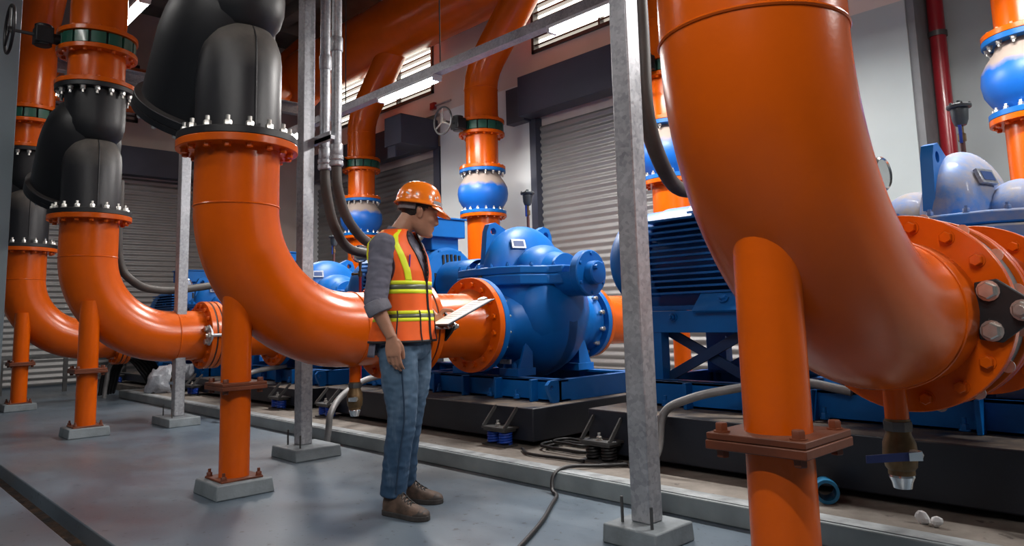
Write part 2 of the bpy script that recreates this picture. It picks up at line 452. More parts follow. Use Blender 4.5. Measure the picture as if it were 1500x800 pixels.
# ================================================================ ceiling lights on hung channels
def fixture(x, y, z, label, n=2, L=1.17, watt=None):
    t = thing('fluorescent_light', label, 'light', (x, y, z), group=None)
    MB().box((0, 0, 0), (L, .13, .035)).done('tray', 'white', t, bevel=.004)
    for dy in (-.035, .035)[:n]:
        MB().cyl((-L / 2 + .06, dy, -.035), (L / 2 - .06, dy, -.035), .019, seg=12).done('tube', 'lamp', t)
    for s in (-1, 1): MB().box((s * (L / 2 - .02), 0, -.03), (.035, .12, .045)).done('end_cap', 'white', t, bevel=.003)
    ld = bpy.data.lights.new('lamp_light', 'AREA'); ld.shape = 'RECTANGLE'; ld.size = L * .92; ld.size_y = .12
    ld.energy = watt or LAMP_W; ld.color = (1., .965, .93)
    lo = bpy.data.objects.new('lamp_light', ld); COL.objects.link(lo); lo.parent = t; lo.location = (0, 0, -.062)
    return t
LAMP_W = 150; AISLE_W = 12
def channel(x0, x1, y, z, label, rods):
    t = thing('cable_channel', label, 'channel', ((x0 + x1) / 2, y, z))
    h = (x1 - x0) / 2
    m = MB()
    m.prism([(-.055, -.05), (.055, -.05), (.055, .05), (.045, .05), (.045, -.04), (-.045, -.04), (-.045, .05), (-.055, .05)], (0, 0, 0), (0, 1, 0), (0, 0, 1), 2 * h)
    m.done('trunking', 'galv', t)
    for x in rods: MB().cyl((x - (x0 + x1) / 2, 0, -.05), (x - (x0 + x1) / 2, 0, HC - z), .008, seg=8).done('hanger_rod', 'steel', t)
    return t
channel(-14.2, 3, 5.0, 3.82, 'galvanised lighting channel hung on thin rods above the pumps', [-13.2, -11.4, -8.42, -6.35, -3.3, -.2, 2.4])
channel(-14.2, 3, 2.45, 4.72, 'galvanised lighting channel hung high over the elbow pipes', [-13.8, -11.6, -8.4, -5.2, -2, 1.4])
for x, l in ((-6.98, 'lit twin-tube light under the channel above the hard hat'), (-4.03, 'lit twin-tube light under the channel beside the galvanised post at right'),
             (-9.95, 'lit twin-tube light glimpsed left of the pair of conduits'), (-1.08, 'lit twin-tube light over the nearest pump, hidden by the big elbow'), (1.9, 'lit twin-tube light beyond the right edge over the platform')):
    fixture(x, 5.0, 3.7525, l, watt=60 if x < -8 else None)
for x, l in ((-9.02, 'lit twin-tube light at upper left between two black strainers'), (-12.6, 'small far twin-tube light seen beside the second strainer')):
    fixture(x, 2.45, 4.6525, l, watt=16)

channel(-9, 3, -.35, 4.72, 'galvanised lighting channel over the aisle, above the camera', [-8.5, -5.5, -2.5, .5, 2.6])
for x, l in ((-6.6, 'twin-tube light over the aisle floor, far one, above the drain'), (-3.2, 'twin-tube light over the aisle floor, middle one'), (.2, 'twin-tube light over the aisle floor, nearest one')):
    fixture(x, -.35, 4.6525, l, watt=AISLE_W if x < 0 else 75)

channel(-3, 3, -2.3, 4.72, 'short added lighting channel hung unseen behind the camera', [-2.5, .5, 2.6])  # added row out of view, there to brighten the nearest elbow from the front
fixture(.5, -2.3, 4.6525, 'added unseen twin-tube light behind the camera, brightening the nearest elbow', watt=110)
fixture(-2.2, -2.3, 4.6525, 'added unseen twin-tube light behind the camera, brightening the aisle floor', watt=15)
# grey cross beams of the pipe frame, running toward the wall
def beam(x, y0, y1, z, label):
    t = thing('channel_beam', label, 'beam', (x, (y0 + y1) / 2, z)); h = (y1 - y0) / 2
    MB().prism([(-.07, -.1), (.07, -.1), (.07, -.08), (-.05, -.08), (-.05, .08), (.07, .08), (.07, .1), (-.07, .1)], (0, 0, 0), (1, 0, 0), (0, 0, 1), 2 * h).done('beam', 'galv', t)
    return t
# ================================================================ one suction line
UX = {4: -.957, 3: -4.45, 2: -7.90, 1: -11.0}
LX = {4: -.957, 3: -4.41, 2: -7.745, 1: -10.83}
DZ = {4: 0., 3: -.04, 2: -.095, 1: -.145}
YS = 1.87
WH = {4: 'nearest the camera at right', 3: 'directly left of the man', 2: 'second from the left', 1: 'farthest left beside the blue-grey column'}
RB = .78; RP = .2545
def elbowpath(a0, a1, n): return [(0, RB - RB * math.cos(t), RB - RB * math.sin(t)) for t in [a0 + (a1 - a0) * k / n for k in range(n + 1)]]
for u in (4, 3, 2, 1):
    x = UX[u]; zc = .975 + DZ[u]; lx = LX[u] - x
    ya = {4: 1.03, 3: 1.10, 2: 1.13, 1: 1.13}[u]       # flange A position along the pipe
    yd = 1.935                                          # pump flange D
    t = thing('suction_elbow', 'big glossy orange elbow pipe with bolted flanges, %s' % WH[u], 'elbow pipe', (x, YS, 0))
    zt = zc + 1.13
    pts = [(0, 0, zt), (0, 0, zc + RB + .17), (0, 0, zc + RB)] + [(0, p[1], zc + p[2]) for p in elbowpath(0, PI / 2, 22)][1:] + [(0, ya - .1, zc), (0, ya, zc)]
    MB().tube(pts, RP, 56).done('pipe', 'orange', t, smooth=60)
    MB().torus((0, 0, zc + RB), (0, 0, 1), RP, .006, 56, 6).done('weld_seam', 'orange', t)
    MB().torus((0, RB + .03, zc), (0, 1, 0), RP, .006, 56, 6).done('weld_seam', 'orange', t)
    if u != 4:
        MB().ring((0, 0, zt), (0, 0, 1), .365, .2, .048, 56).done('flange', 'orange', t, bevel=.004)
        bolts(t, 16, .315, (0, 0, zt), (0, 0, -1), .021, .028, mat='orange')
    else:
        MB().cyl((0, 0, zt - .1), (0, 0, 3.2), RP, seg=56).done('pipe', 'orange', t)
    MB().ring((0, ya - .05, zc), (0, 1, 0), .352, .2, .05, 64).done('flange', 'orange', t, bevel=.004)
    bolts(t, 16, .307, (0, ya - .05, zc), (0, -1, 0), .021, .026, mat='orange')
    MB().cyl((0, .85, zc - RP + .02), (0, .85, zc - RP - .125), .038, seg=20).done('drain_stub', 'orange', t)
    # upper half of the support leg is welded to the elbow
    zl = {4: .665, 3: .632, 2: .60, 1: .57}[u]
    MB().cyl((lx, 0, zl + .012), (lx, 0, zc + .36), .087, seg=36).done('support_stub', 'orange', t)
    MB().box((lx, 0, zl + .006), (.27, .27, .018)).done('support_plate', 'orange_rust', t, bevel=.003)
    for a in (-1, 1):
        for b in (-1, 1): onebolt(t, (lx + a * .105, b * .105, zl + .015), (0, 0, 1), .017, .024, mat='orange_rust')
    # lower leg: its own bolted piece on a footing
    g = thing('pipe_support', 'orange support leg on a concrete footing under the elbow %s' % WH[u], 'pipe support', (LX[u], YS, 0))
    zb = .085
    MB().cyl((0, 0, zb + .008), (0, 0, zl - .02), .087, seg=36).done('leg', 'orange', g)
    MB().box((0, 0, zl - .016), (.275, .275, .024)).done('top_plate', 'orange_rust', g, bevel=.003)
    MB().box((0, 0, zb + .006), (.25, .25, .012)).done('base_plate', 'orange_rust', g, bevel=.003)
    for a in (-1, 1):
        for b in (-1, 1):
            onebolt(g, (a * .105, b * .105, zb + .012), (0, 0, 1), .016, .022, .02, mat='orange_rust', name='anchor_bolt')
            onebolt(g, (a * .105, b * .105, zl - .028), (0, 0, -1), .017, .022, mat='orange_rust')
    f = MB().rings([[(sx * q, sy * q, z) for sx, sy in ((-1, -1), (1, -1), (1, 1), (-1, 1))] for q, z in ((.175, 0), (.165, zb))]).done('concrete_footing', 'concrete', bevel=.008, loc=(LX[u], YS, 0))
    tag(f, 'low grey concrete footing under the orange leg %s' % WH[u], 'footing')
    # drain valve screwed on the stub
    v = thing('drain_valve', 'small brown ball valve hanging under the elbow pipe %s' % WH[u], 'valve', (x, YS + .85, zc - RP - .125))
    MB().lathe([(.040, .02), (.040, -.03), (.052, -.06), (.055, -.10), (.050, -.14), (.042, -.15), (.042, -.165)], seg=24).done('body', 'brass', v)
    MB().lathe([(.046, .012), (.048, 0), (.046, -.02)], seg=8).done('nut', 'steel', v)
    MB().lathe([(.040, -.165), (.042, -.172), (.034, -.19), (.030, -.21)], seg=16).done('outlet', 'chrome', v)
    MB().cyl((.04, -.02, -.09), (.075, -.04, -.09), .017, seg=6).done('stem_nut', 'bolt', v)
    if u == 4: MB().prism([(0, -.014), (.20, -.012), (.20, .012), (0, .014)], (.078, -.04, -.09), (-.55, -.83, 0), (0, 0, 1), .006).done('handle', plain('blue_grip', (.01, .02, .10), .4), v)
    MB().prism([(0, -.015), (.05, -.013), (.05, .013), (0, .015)], (.082, -.042, -.09), (-.55, -.83, 0), (0, 0, 1), .008).done('handle_root', 'chrome', v)
    # flexible joint, gasket and tie rods
    yg = ya + .001; gap = {4: .15, 3: .17, 2: .012, 1: .012}[u]
    j = thing('expansion_joint', {4: 'grey ring joint held by tie rods between the nearest orange flanges', 3: 'grey ring joint with tie rod between orange flanges beside the clipboard', 2: 'thin black gasket joint with grey tie-rod bracket on second elbow flange', 1: 'thin black gasket joint with tie-rod bracket on the farthest elbow'}[u], 'pipe joint', (x, YS, zc))
    MB().ring((0, yg, 0), (0, 1, 0), .335 if gap > .05 else .35, .19, gap - .002, 56).done('ring', plain('grey_ring', (.10, .115, .12), .45, .2) if gap > .05 else 'black_rubber', j)
    if gap > .05: bolts(j, 16, .343, (0, yg + gap * .5 - .012, 0), (0, 1, 0), .018, .028, .02)
    y2 = yg + gap + .10
    rods = (0, PI) if u != 3 else (0, PI)
    for k, a in enumerate(rods):
        ca, sa = math.cos(a), math.sin(a)
        for yy, sg in ((ya - .068, -1), (y2 + .03, 1)):
            tri = [(.245, .095), (.31, .105), (.385, .045), (.41, 0), (.385, -.045), (.31, -.105), (.245, -.095)]
            br = MB().prism([(p[0] * ca, p[1]) for p in tri], (0, yy, 0), (1, 0, 0), (0, 0, 1), .02).done('tie_bracket', 'black' if u > 2 else 'galv', j, bevel=.004)
            for dz2 in (-.066, .066): onebolt(br, (.285 * ca, yy + sg * .01, dz2), (0, sg, 0), .028, .032)
            onebolt(br, (.376 * ca, yy + sg * .01, 0), (0, sg, 0), .028, .032, .02)
        MB().cyl((.376 * ca, ya - .08, 0), (.376 * ca, y2 + .04, 0), .017, seg=16).done('tie_rod', 'galv', j)
    # spool to the pump
    s = thing('suction_spool', 'short orange flanged spool between ring joint and pump, %s' % WH[u], 'pipe spool', (x, YS, zc))
    yb = yg + gap + .001
    MB().ring((0, yb, 0), (0, 1, 0), .352, .2, .045, 64).done('flange', 'orange', s, bevel=.004)
    MB().ring((0, yb + .045, 0), (0, 1, 0), .345, .2, .012, 64).done('gasket', 'black_rubber', s)
    MB().ring((0, yb + .057, 0), (0, 1, 0), .352, .2, .042, 64).done('flange', 'orange', s, bevel=.004)
    bolts(s, 16, .307, (0, yb + .099, 0), (0, 1, 0), .019, .022, mat='orange', phase=.0)
    MB().lathe([(RP - .01, yb + .05), (RP - .01, yd - .12), (RP + .03, yd - .05), (RP + .03, yd)], (0, 0, 0), (0, 1, 0), 48, cap=False).done('pipe', 'orange', s, smooth=50)
    MB().ring((0, yd - .055, 0), (0, 1, 0), .373, .2, .054, 64).done('flange', 'orange', s, bevel=.004)
    bolts(s, 16, .318, (0, yd - .055, 0), (0, -1, 0), .021, .026, mat='orange')
    # ---------------- strainer above
    if u == 4: continue
    zs = zt + .049
    st = thing('y_strainer', 'bulky black Y-strainer bolted on top of the orange elbow %s' % WH[u], 'strainer', (x, YS, zs))
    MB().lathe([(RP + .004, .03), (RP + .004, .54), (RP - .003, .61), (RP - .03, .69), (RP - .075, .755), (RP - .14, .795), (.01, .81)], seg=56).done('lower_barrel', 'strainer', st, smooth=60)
    MB().lathe([(.02, .68), (RP - .13, .70), (RP - .06, .74), (RP - .012, .80), (RP + .010, .88), (RP + .014, .95), (RP + .012, 1.27)], (.012, 0, 0), seg=56).done('upper_barrel', 'black', st, smooth=60)
    hd = V((-1, 0, 0)); d = V((-.62, 0, -.78)).normalized(); c0 = V((-.15, -.06, .84))
    pr = [(.02, -.36), (.14, -.34), (.25, -.25), (.315, -.13), (.348, .02), (.362, .15), (.362, .30), (.362, .61)]
    MB().lathe(pr, c0, d, 56).done('basket_body', 'black', st, smooth=60)
    e = c0 + d * .60
    MB().lathe([(.36, -.01), (.405, 0), (.405, .055)], e, d, 56).done('cover_flange', 'black', st, bevel=.004)
    MB().lathe([(.405, 0), (.405, .04), (.34, .05), (.2, .075)], e + d * .058, d, 56).done('cover_plate', 'black', st)
    bolts(st, 16, .378, e + d * .098, d, .018, .024)
    MB().ring((0, 0, 0), (0, 0, 1), .362, .2, .046, 56).done('flange', 'black', st, bevel=.004)
    bolts(st, 16, .315, (0, 0, .046), (0, 0, 1), .024, .038, .028)
    MB().ring((0, 0, 1.225), (0, 0, 1), .355, .2, .046, 56).done('flange', 'black', st, bevel=.004)
    bolts(st, 16, .312, (0, 0, 1.225), (0, 0, -1), .024, .038, .028)
    rib = [(r * math.cos(-.02), r * math.sin(-.02), z) for r, z in ((.185, .74), (.232, .67), (.258, .56), (.259, .08))]
    MB().tube(catmull(rib, 4), .006, 8).done('casting_seam', 'black', st)
    # ---------------- butterfly valve and riser above the strainer
    zr = zs + 1.272
    sp = thing('riser_spool', 'orange flanged pipe piece on top of the black strainer %s' % WH[u], 'pipe spool', (x, YS, zr))
    MB().cyl((0, 0, .02), (0, 0, .37), RP, seg=48).done('pipe', 'orange', sp)
    MB().ring((0, 0, 0), (0, 0, 1), .36, .2, .045, 56).done('flange', 'orange', sp, bevel=.004)
    MB().ring((0, 0, .33), (0, 0, 1), .36, .2, .045, 56).done('flange', 'orange', sp, bevel=.004)
    bolts(sp, 16, .312, (0, 0, .045), (0, 0, 1), .02, .022, mat='orange'); bolts(sp, 16, .312, (0, 0, .33), (0, 0, -1), .02, .022, mat='orange')
    def bvalve(loc, R, label, hl=1.):
        b = thing('butterfly_valve', label, 'valve', loc)
        MB().ring((0, 0, 0), (0, 0, 1), R * .84, R * .55, .126, 56).done('disc_body', 'black', b)
        me = []
        for k in range(14):
            a0 = 2 * PI * (k + .07) / 14; a1 = 2 * PI * (k + .93) / 14
            q = MB(); aa = [a0 + (a1 - a0) * i / 4 for i in range(5)]
            ro, ri = R * .96, R * .8
            q.rings([[(r * math.cos(a), r * math.sin(a), z) for (r, a) in [(ro, a) for a in aa] + [(ri, a) for a in aa[::-1]]] for z in (.004, .122)])
            q.done('green_lug', 'green', b, bevel=.004)
        yo = -R - .1
        MB().cyl((0, -R * .8, .06), (0, yo, .06), .05, seg=20).done('neck', 'black', b)
        gb = MB().box((.02, yo - .02, .06), (.17, .15, .16)).cyl((.02, yo - .02, -.04), (.02, yo - .02, .17), .075, seg=20).done('gearbox', 'black', b, bevel=.01)
        MB().cyl((.02, yo - .05, .06), (.02, yo - .30, .06), .016, seg=12).done('stem', 'steel', b)
        wy = yo - .29
        MB().torus((.02, wy, .06), (0, 1, 0), .225 * hl, .014, 40, 8).done('handwheel', 'black' if hl == 1 else 'steel', b)
        sk = MB()
        for k in range(3): a = PI / 2 + k * 2 * PI / 3; sk.cyl((.02, wy, .06), (.02 + .22 * hl * math.cos(a), wy, .06 + .22 * hl * math.sin(a)), .010, seg=8)
        sk.cyl((.02, wy - .015, .06), (.02, wy + .03, .06), .03, seg=14)
        sk.done('handwheel_spokes', 'bolt' if hl != 1 else 'black', b)
        return b
    bvalve((x, YS, zr + .377), .355, 'green-lugged butterfly valve with black handwheel above strainer %s' % WH[u])
    up = thing('suction_riser', 'tall orange suction pipe rising to the ceiling, %s' % WH[u], 'pipe', (x, YS, zr + .506))
    MB().ring((0, 0, 0), (0, 0, 1), .36, .2, .045, 56).done('flange', 'orange', up, bevel=.004)
    bolts(up, 16, .312, (0, 0, .045), (0, 0, 1), .02, .022, mat='orange')
    h0 = 5.55 - (zr + .506)
    MB().tube([(0, 0, .02), (0, 0, h0 - .95), (0, 0, h0 - .75), (.06, 0, h0 - .6), (.2, 0, h0 - .43), (.55, 0, h0 - .08), (.8, 0, h0 + .17)], RP, 48).done('pipe', 'orange', up, smooth=60)
t = thing('suction_header', 'thick orange header pipe along the ceiling at top left above strainers', 'pipe', (-7, YS, 5.75))
MB().cyl((-5.8, 0, 0), (7.5, 0, 0), .42, seg=56).done('pipe', 'orange', t)
MB().cyl((-5.9, 0, 0), (-5.8, 0, 0), .5, seg=56).done('end_flange', 'orange', t, bevel=.004)
# ================================================================ pumps
YP = 4.5
PC = {4: -.17, 3: -.12, 2: -.10, 1: -.10}
def make_pump(u):
    blue = 'blue_dusty' if u == 4 else 'blue'
    zc = .975 + DZ[u]
    t = thing('centrifugal_pump', '', 'pump', (UX[u], YP, zc)); ox = PC[u]
    m = MB()
    for s in (-1, 1):
        m.lathe([(.28, .585), (.245, .55), (.25, .46), (.30, .33), (.39, .20), (.44, .05), (.44, -.05)], (0, 0, 0), (0, s, 0), 48)
    m.ell((ox * .6, 0, -.02), (.47, .44, .45), seg=40)
    m.rings([[(ox + p[0] * q, p[1] * q, z) for p in [(-.42, -.2), (-.34, -.42), (-.1, -.47), (.2, -.47), (.36, -.40), (.44, -.2), (.44, .2), (.36, .40), (.2, .47), (-.1, .47), (-.34, .42), (-.42, .2)]] for q, z in ((.93, .0), (1., .2), (.99, .315))])
    m.ell((ox + .30, 0, .10), (.27, .40, .40), seg=36); m.ell((ox - .30, 0, .10), (.27, .40, .40), seg=36)
    m.done('lower_casing', blue, t, smooth=60)
    for s, nm in ((-1, 'suction_flange'), (1, 'discharge_flange')):
        R = .372 if s < 0 else .335
        MB().ring((0, s * .64 if s < 0 else .59, 0), (0, s, 0) if s < 0 else (0, 1, 0), R, .2, .052, 56).done(nm, blue, t, bevel=.004)
        n = 16 if s < 0 else 12
        bolts(t, n, R - .055, (0, s * .64 + (0 if s < 0 else -.05), 0), (0, -s, 0), .019, .03, .025, name='stud_nut')
    # ribs down the lower casing
    rb = MB()
    for xx in (.13, -.30):
        rb.prism([(.47 * math.cos(a), .47 * math.sin(a) - .0) for a in [-PI * .02 - k * PI * .96 / 20 for k in range(21)]] + [(.40 * math.cos(a), .36 * math.sin(a)) for a in [-PI * .98 + k * PI * .96 / 20 for k in range(21)]], (ox + xx, 0, .10), (0, 1, 0), (0, 0, 1), .035)
    rb.done('casing_rib', blue, t, bevel=.004)
    # horizontally split flange, upper and lower halves
    pg = [(-.62, -.17), (-.45, -.22), (-.36, -.47), (-.1, -.53), (.22, -.53), (.40, -.44), (.50, -.22), (.62, -.17), (.62, .17), (.50, .22), (.40, .44), (.22, .53), (-.1, .53), (-.36, .47), (-.45, .22), (-.62, .17)]
    MB().prism([(p[0] + ox, p[1]) for p in pg], (0, 0, .352), (1, 0, 0), (0, 1, 0), .085).done('lower_split_flange', blue, t, bevel=.012)
    MB().prism([(p[0] * .99 + ox, p[1] * .985) for p in pg], (0, 0, .430), (1, 0, 0), (0, 1, 0), .066).done('upper_split_flange', blue, t, bevel=.012)
    for px, py in ((-.36, -.43), (-.2, -.47), (-.04, -.5), (.12, -.5), (.28, -.46), (.42, -.33), (.52, -.17), (-.36, .43), (0, .5), (.3, .45)):
        onebolt(t, (px + ox, py, .462), (0, 0, 1), .016, .022, .012, mat=blue, name='flange_nut')
    MB().prism([(0, .0), (.045, 0), (.03, .09), (.0, .16)], (ox + .02, -.53, .24), (0, -1, 0), (0, 0, 1), .05).done('rib_wedge', 'black', t)
    # upper casing: volute dome and two side humps
    MB().dome((ox, 0, .44), (.20, .45, .405), 44, 12).done('volute_dome', blue, t, smooth=60)
    for s in (-1, 1): MB().dome((ox + s * .25, 0, .44), (.18, .29, .22), 36, 10).done('stuffing_hump', blue, t, smooth=60)
    lug = [(-.43, .50), (-.40, .78), (-.37, .845), (-.30, .865), (-.16, .80), (-.14, .60), (-.14, .50)]
    for s in (-1, 1):
        hole = [(s * (-.325 + .032 * math.cos(a)), .785 + .032 * math.sin(a)) for a in [k * 2 * PI / 14 for k in range(14)]]
        q = MB().plate([(s * p[0], p[1]) for p in lug], [hole], (ox - .06, 0, 0), (0, 1, 0), (0, 0, 1), .06)
        q.done('lifting_lug', 'blue', t)
    a = V((.20, .45, .405)); n = V((.70, -.45, .55)).normalized(); pos = V((ox + a.x * n.x, a.y * n.y, .44 + a.z * n.z)); nn = V((n.x / a.x, n.y / a.y, n.z / a.z)).normalized()
    f1 = V((0, 0, 1)).cross(nn).normalized(); f = M((f1, nn.cross(f1), nn)).transposed()
    MB().box(pos + nn * .008, (.135, .085, .022), f).done('nameplate', 'plate', t, bevel=.003)
    MB().box(pos + nn * .018, (.095, .05, .008), f).done('nameplate_panel', plain('nameplate_blue_panel', (.02, .05, .16), .3), t)
    # bearing brackets
    for s in (1, -1):
        X = lambda q: (ox + s * q, 0, .39)
        MB().lathe([(.21, .34), (.19, .46), (.17, .50)], X(0), (s, 0, 0), 40).done('bearing_neck', blue, t)
        MB().ring(X(.46), (s, 0, 0), .182, .06, .045, 44).done('bearing_ring', blue, t, bevel=.004)
        sh = [[X(q)[0:1] + (r * math.cos(a), .39 + r * math.sin(a)) for (r, a) in [(.180, -PI * 1.02 + k * PI * 1.04 / 16) for k in range(17)] + [(.155, PI * .02 - k * PI * 1.04 / 16) for k in range(17)]] for q in (.50, .70)]
        MB().rings(sh).done('bearing_yoke', blue, t)
        MB().cyl(X(.4), X(.75), .04, seg=20).done('shaft', 'bolt', t)
        MB().lathe([(.186, .70), (.186, .765), (.178, .775)], X(0), (s, 0, 0), 44).done('bearing_cover', blue, t, bevel=.004)
        MB().lathe([(.095, .775), (.095, .84), (.085, .85)], X(0), (s, 0, 0), 28).done('end_cap', blue, t)
        bolts(t, 6, .155, (ox + s * .773, 0, .39), (s, 0, 0), .014, .014, mat=blue, name='cover_bolt')
        onebolt(t, (ox + s * .85, -.05, .43), (s, 0, 0), .02, .03, mat=blue, name='cap_plug')
    # gusseted feet
    zf = -.415
    for fx in (.26, -.34):
        for s in (-1, 1):
            g = MB()
            g.box((ox + fx, s * .36, zf + .03), (.22, .20, .06))
            g.box((ox + fx, s * .30, zf + .16), (.20, .03, .30))
            for e in (-.09, .09): g.prism([(0, 0), (.16, 0), (.02, .36), (0, .36)], (ox + fx + e, s * .28, zf + .05), (0, s, 0), (0, 0, 1), .022)
            g.done('foot', blue, t, bevel=.003)
            onebolt(t, (ox + fx, s * .39, zf + .06), (0, 0, 1), .024, .035, .01, mat=blue, name='foot_bolt')
    for s in (-1, 1): MB().box((ox + .24 * s, -.47, -.30), (.12, .02, .035)).done('tag_plate', 'plate', t)
    return t
PLBL = {4: 'dusty blue split-case pump behind the largest elbow at right edge', 3: 'shiny blue split-case pump with domed casing right of the man',
        2: 'blue split-case pump seen left of the man behind the elbow', 1: 'small far blue pump glimpsed beside the leftmost galvanised post'}
for u in (4, 3, 2, 1): make_pump(u)['label'] = PLBL[u]

def make_motor(u):
    """fin-cooled motor, shaft along the row; local x=0 at its drive end, motor extends to -x"""
    t = thing('electric_motor', '', 'motor', (UX[u] + (PC[u] if u < 4 else -.10) - 1.06, YP, .975 + DZ[u] + .39))
    L = 1.17 if u < 4 else 1.05
    MB().lathe([(.32, -L - .04), (.345, -L), (.345, -.06), (.33, 0)], (0, 0, 0), (1, 0, 0), 48).done('body', 'blue', t)
    MB().lathe([(.06, -L - .27), (.17, -L - .26), (.27, -L - .22), (.335, -L - .15), (.362, -L - .06), (.366, -L + .04), (.366, -L + .20), (.35, -L + .20)], (0, 0, 0), (1, 0, 0), 48).done('fan_cowl', 'blue', t, smooth=60)
    for s in (-1, 1):
        fb = MB()
        for k in range(13):
            z = -.245 + k * .041
            y0 = math.sqrt(max(.0, .33 ** 2 - z * z))
            fb.box((-L / 2 + .06, s * (y0 + .375) / 2 * 1., z), (L - .24, max(.03, .375 - y0 + .03), .014))
        fb.done('cooling_fins', 'blue', t)
    arc2 = lambda x: [(x, r * math.cos(a), r * math.sin(a)) for r, a in [(.378, .72 + k * (PI - 1.44) / 16) for k in range(17)] + [(.335, PI - .72 - k * (PI - 1.44) / 16) for k in range(17)]]
    MB().rings([arc2(-L + .18), arc2(-.07)]).done('top_shell', 'blue', t, bevel=.004)
    MB().box((-L / 2 + .02, -.215, .335), (.17, .15, .02), (.58, 0, 0)).done('lifting_pad', 'plate', t, bevel=.003)
    for z in (.14, .19):
        for dx in (0, .12): onebolt(t, (-L / 2 + .12 + dx, -.378, z - .03), (0, -1, 0), .014, .014, mat='blue')
    # drive-end shield with grille
    sh = t
    MB().lathe([(.355, -.06), (.36, 0), (.33, .035), (.20, .05), (.12, .06)], (0, 0, 0), (1, 0, 0), 44).done('end_shield', 'blue', sh)
    gr = MB()
    for k in range(9):
        y = -.2 + k * .05; h = math.sqrt(max(.01, .26 ** 2 - y * y))
        if abs(y) < .13: gr.box((.046, y, .17 + h * .2), (.02, .022, h * .5))
        else: gr.box((.040, y, 0), (.02, .022, h * 1.2))
    gr.done('vent_slots', 'black_rubber', sh)
    bolts(t, 8, .335, (-.005, 0, 0), (1, 0, 0), .018, .04, mat='blue')
    # terminal box on a neck at the drive end
    MB().box((-.17, -.02, .40), (.30, .34, .14)).done('terminal_neck', 'blue', t, bevel=.01)
    MB().box((-.17, -.04, .545), (.42, .46, .18)).done('terminal_box', 'blue', t, bevel=.008)
    MB().box((-.17, -.04, .643), (.45, .49, .018)).done('terminal_lid', 'blue', t, bevel=.004)
    # feet
    ft = MB()
    for s in (-1, 1):
        ft.box((-L / 2, s * .30, -.345), (L - .05, .16, .03)); ft.box((-L / 2, s * .24, -.29), (L - .1, .03, .12))
        for k in (-.5, .5): ft.prism([(0, 0), (.14, 0), (0, .14)], (-L / 2 + k, s * .235, -.335), (0, s, 0), (0, 0, 1), .02)
    ft.done('feet', 'blue', t, bevel=.003)
    for s in (-1, 1):
        for k in (-.42, .42): onebolt(t, (-L / 2 + k, s * .33, -.33), (0, 0, 1), .022, .034, .012, mat='blue')
    # shaft coupling end
    MB().cyl((.03, 0, 0), (.16, 0, 0), .045, seg=20).done('shaft', 'bolt', t)
    return t
MLBL = {4: 'big blue finned motor with rounded cowl right of the galvanised post', 3: 'blue motor with square terminal box in front of the hard hat visor',
        2: 'blue motor mostly hidden behind the elbow left of man', 1: 'far blue motor left of the leftmost galvanised post'}
for u in (4, 3, 2, 1):
    make_motor(u)['label'] = MLBL[u]
    cx = UX[u] + (PC[u] if u < 4 else -.10) - 1.0; zz = .975 + DZ[u] + .39
    g = thing('coupling_guard', 'rounded blue coupling guard between motor and pump, unit %s' % WH[u], 'guard', (cx, YP, zz))
    arc = lambda r, x: [(x, r * math.cos(a), r * math.sin(a)) for a in [PI + .5 - k * (PI + 1.0) / 20 for k in range(21)]]
    MB().rings([arc(r, x) for r, x in ((.20, -.02), (.215, .0), (.215, .40), (.205, .43))], close=False, cap0=False, cap1=False).done('guard_shell', 'blue', g)
    for s in (-1, 1): MB().box((.2, s * .19, -.22), (.36, .03, .28)).done('guard_leg', 'blue', g)

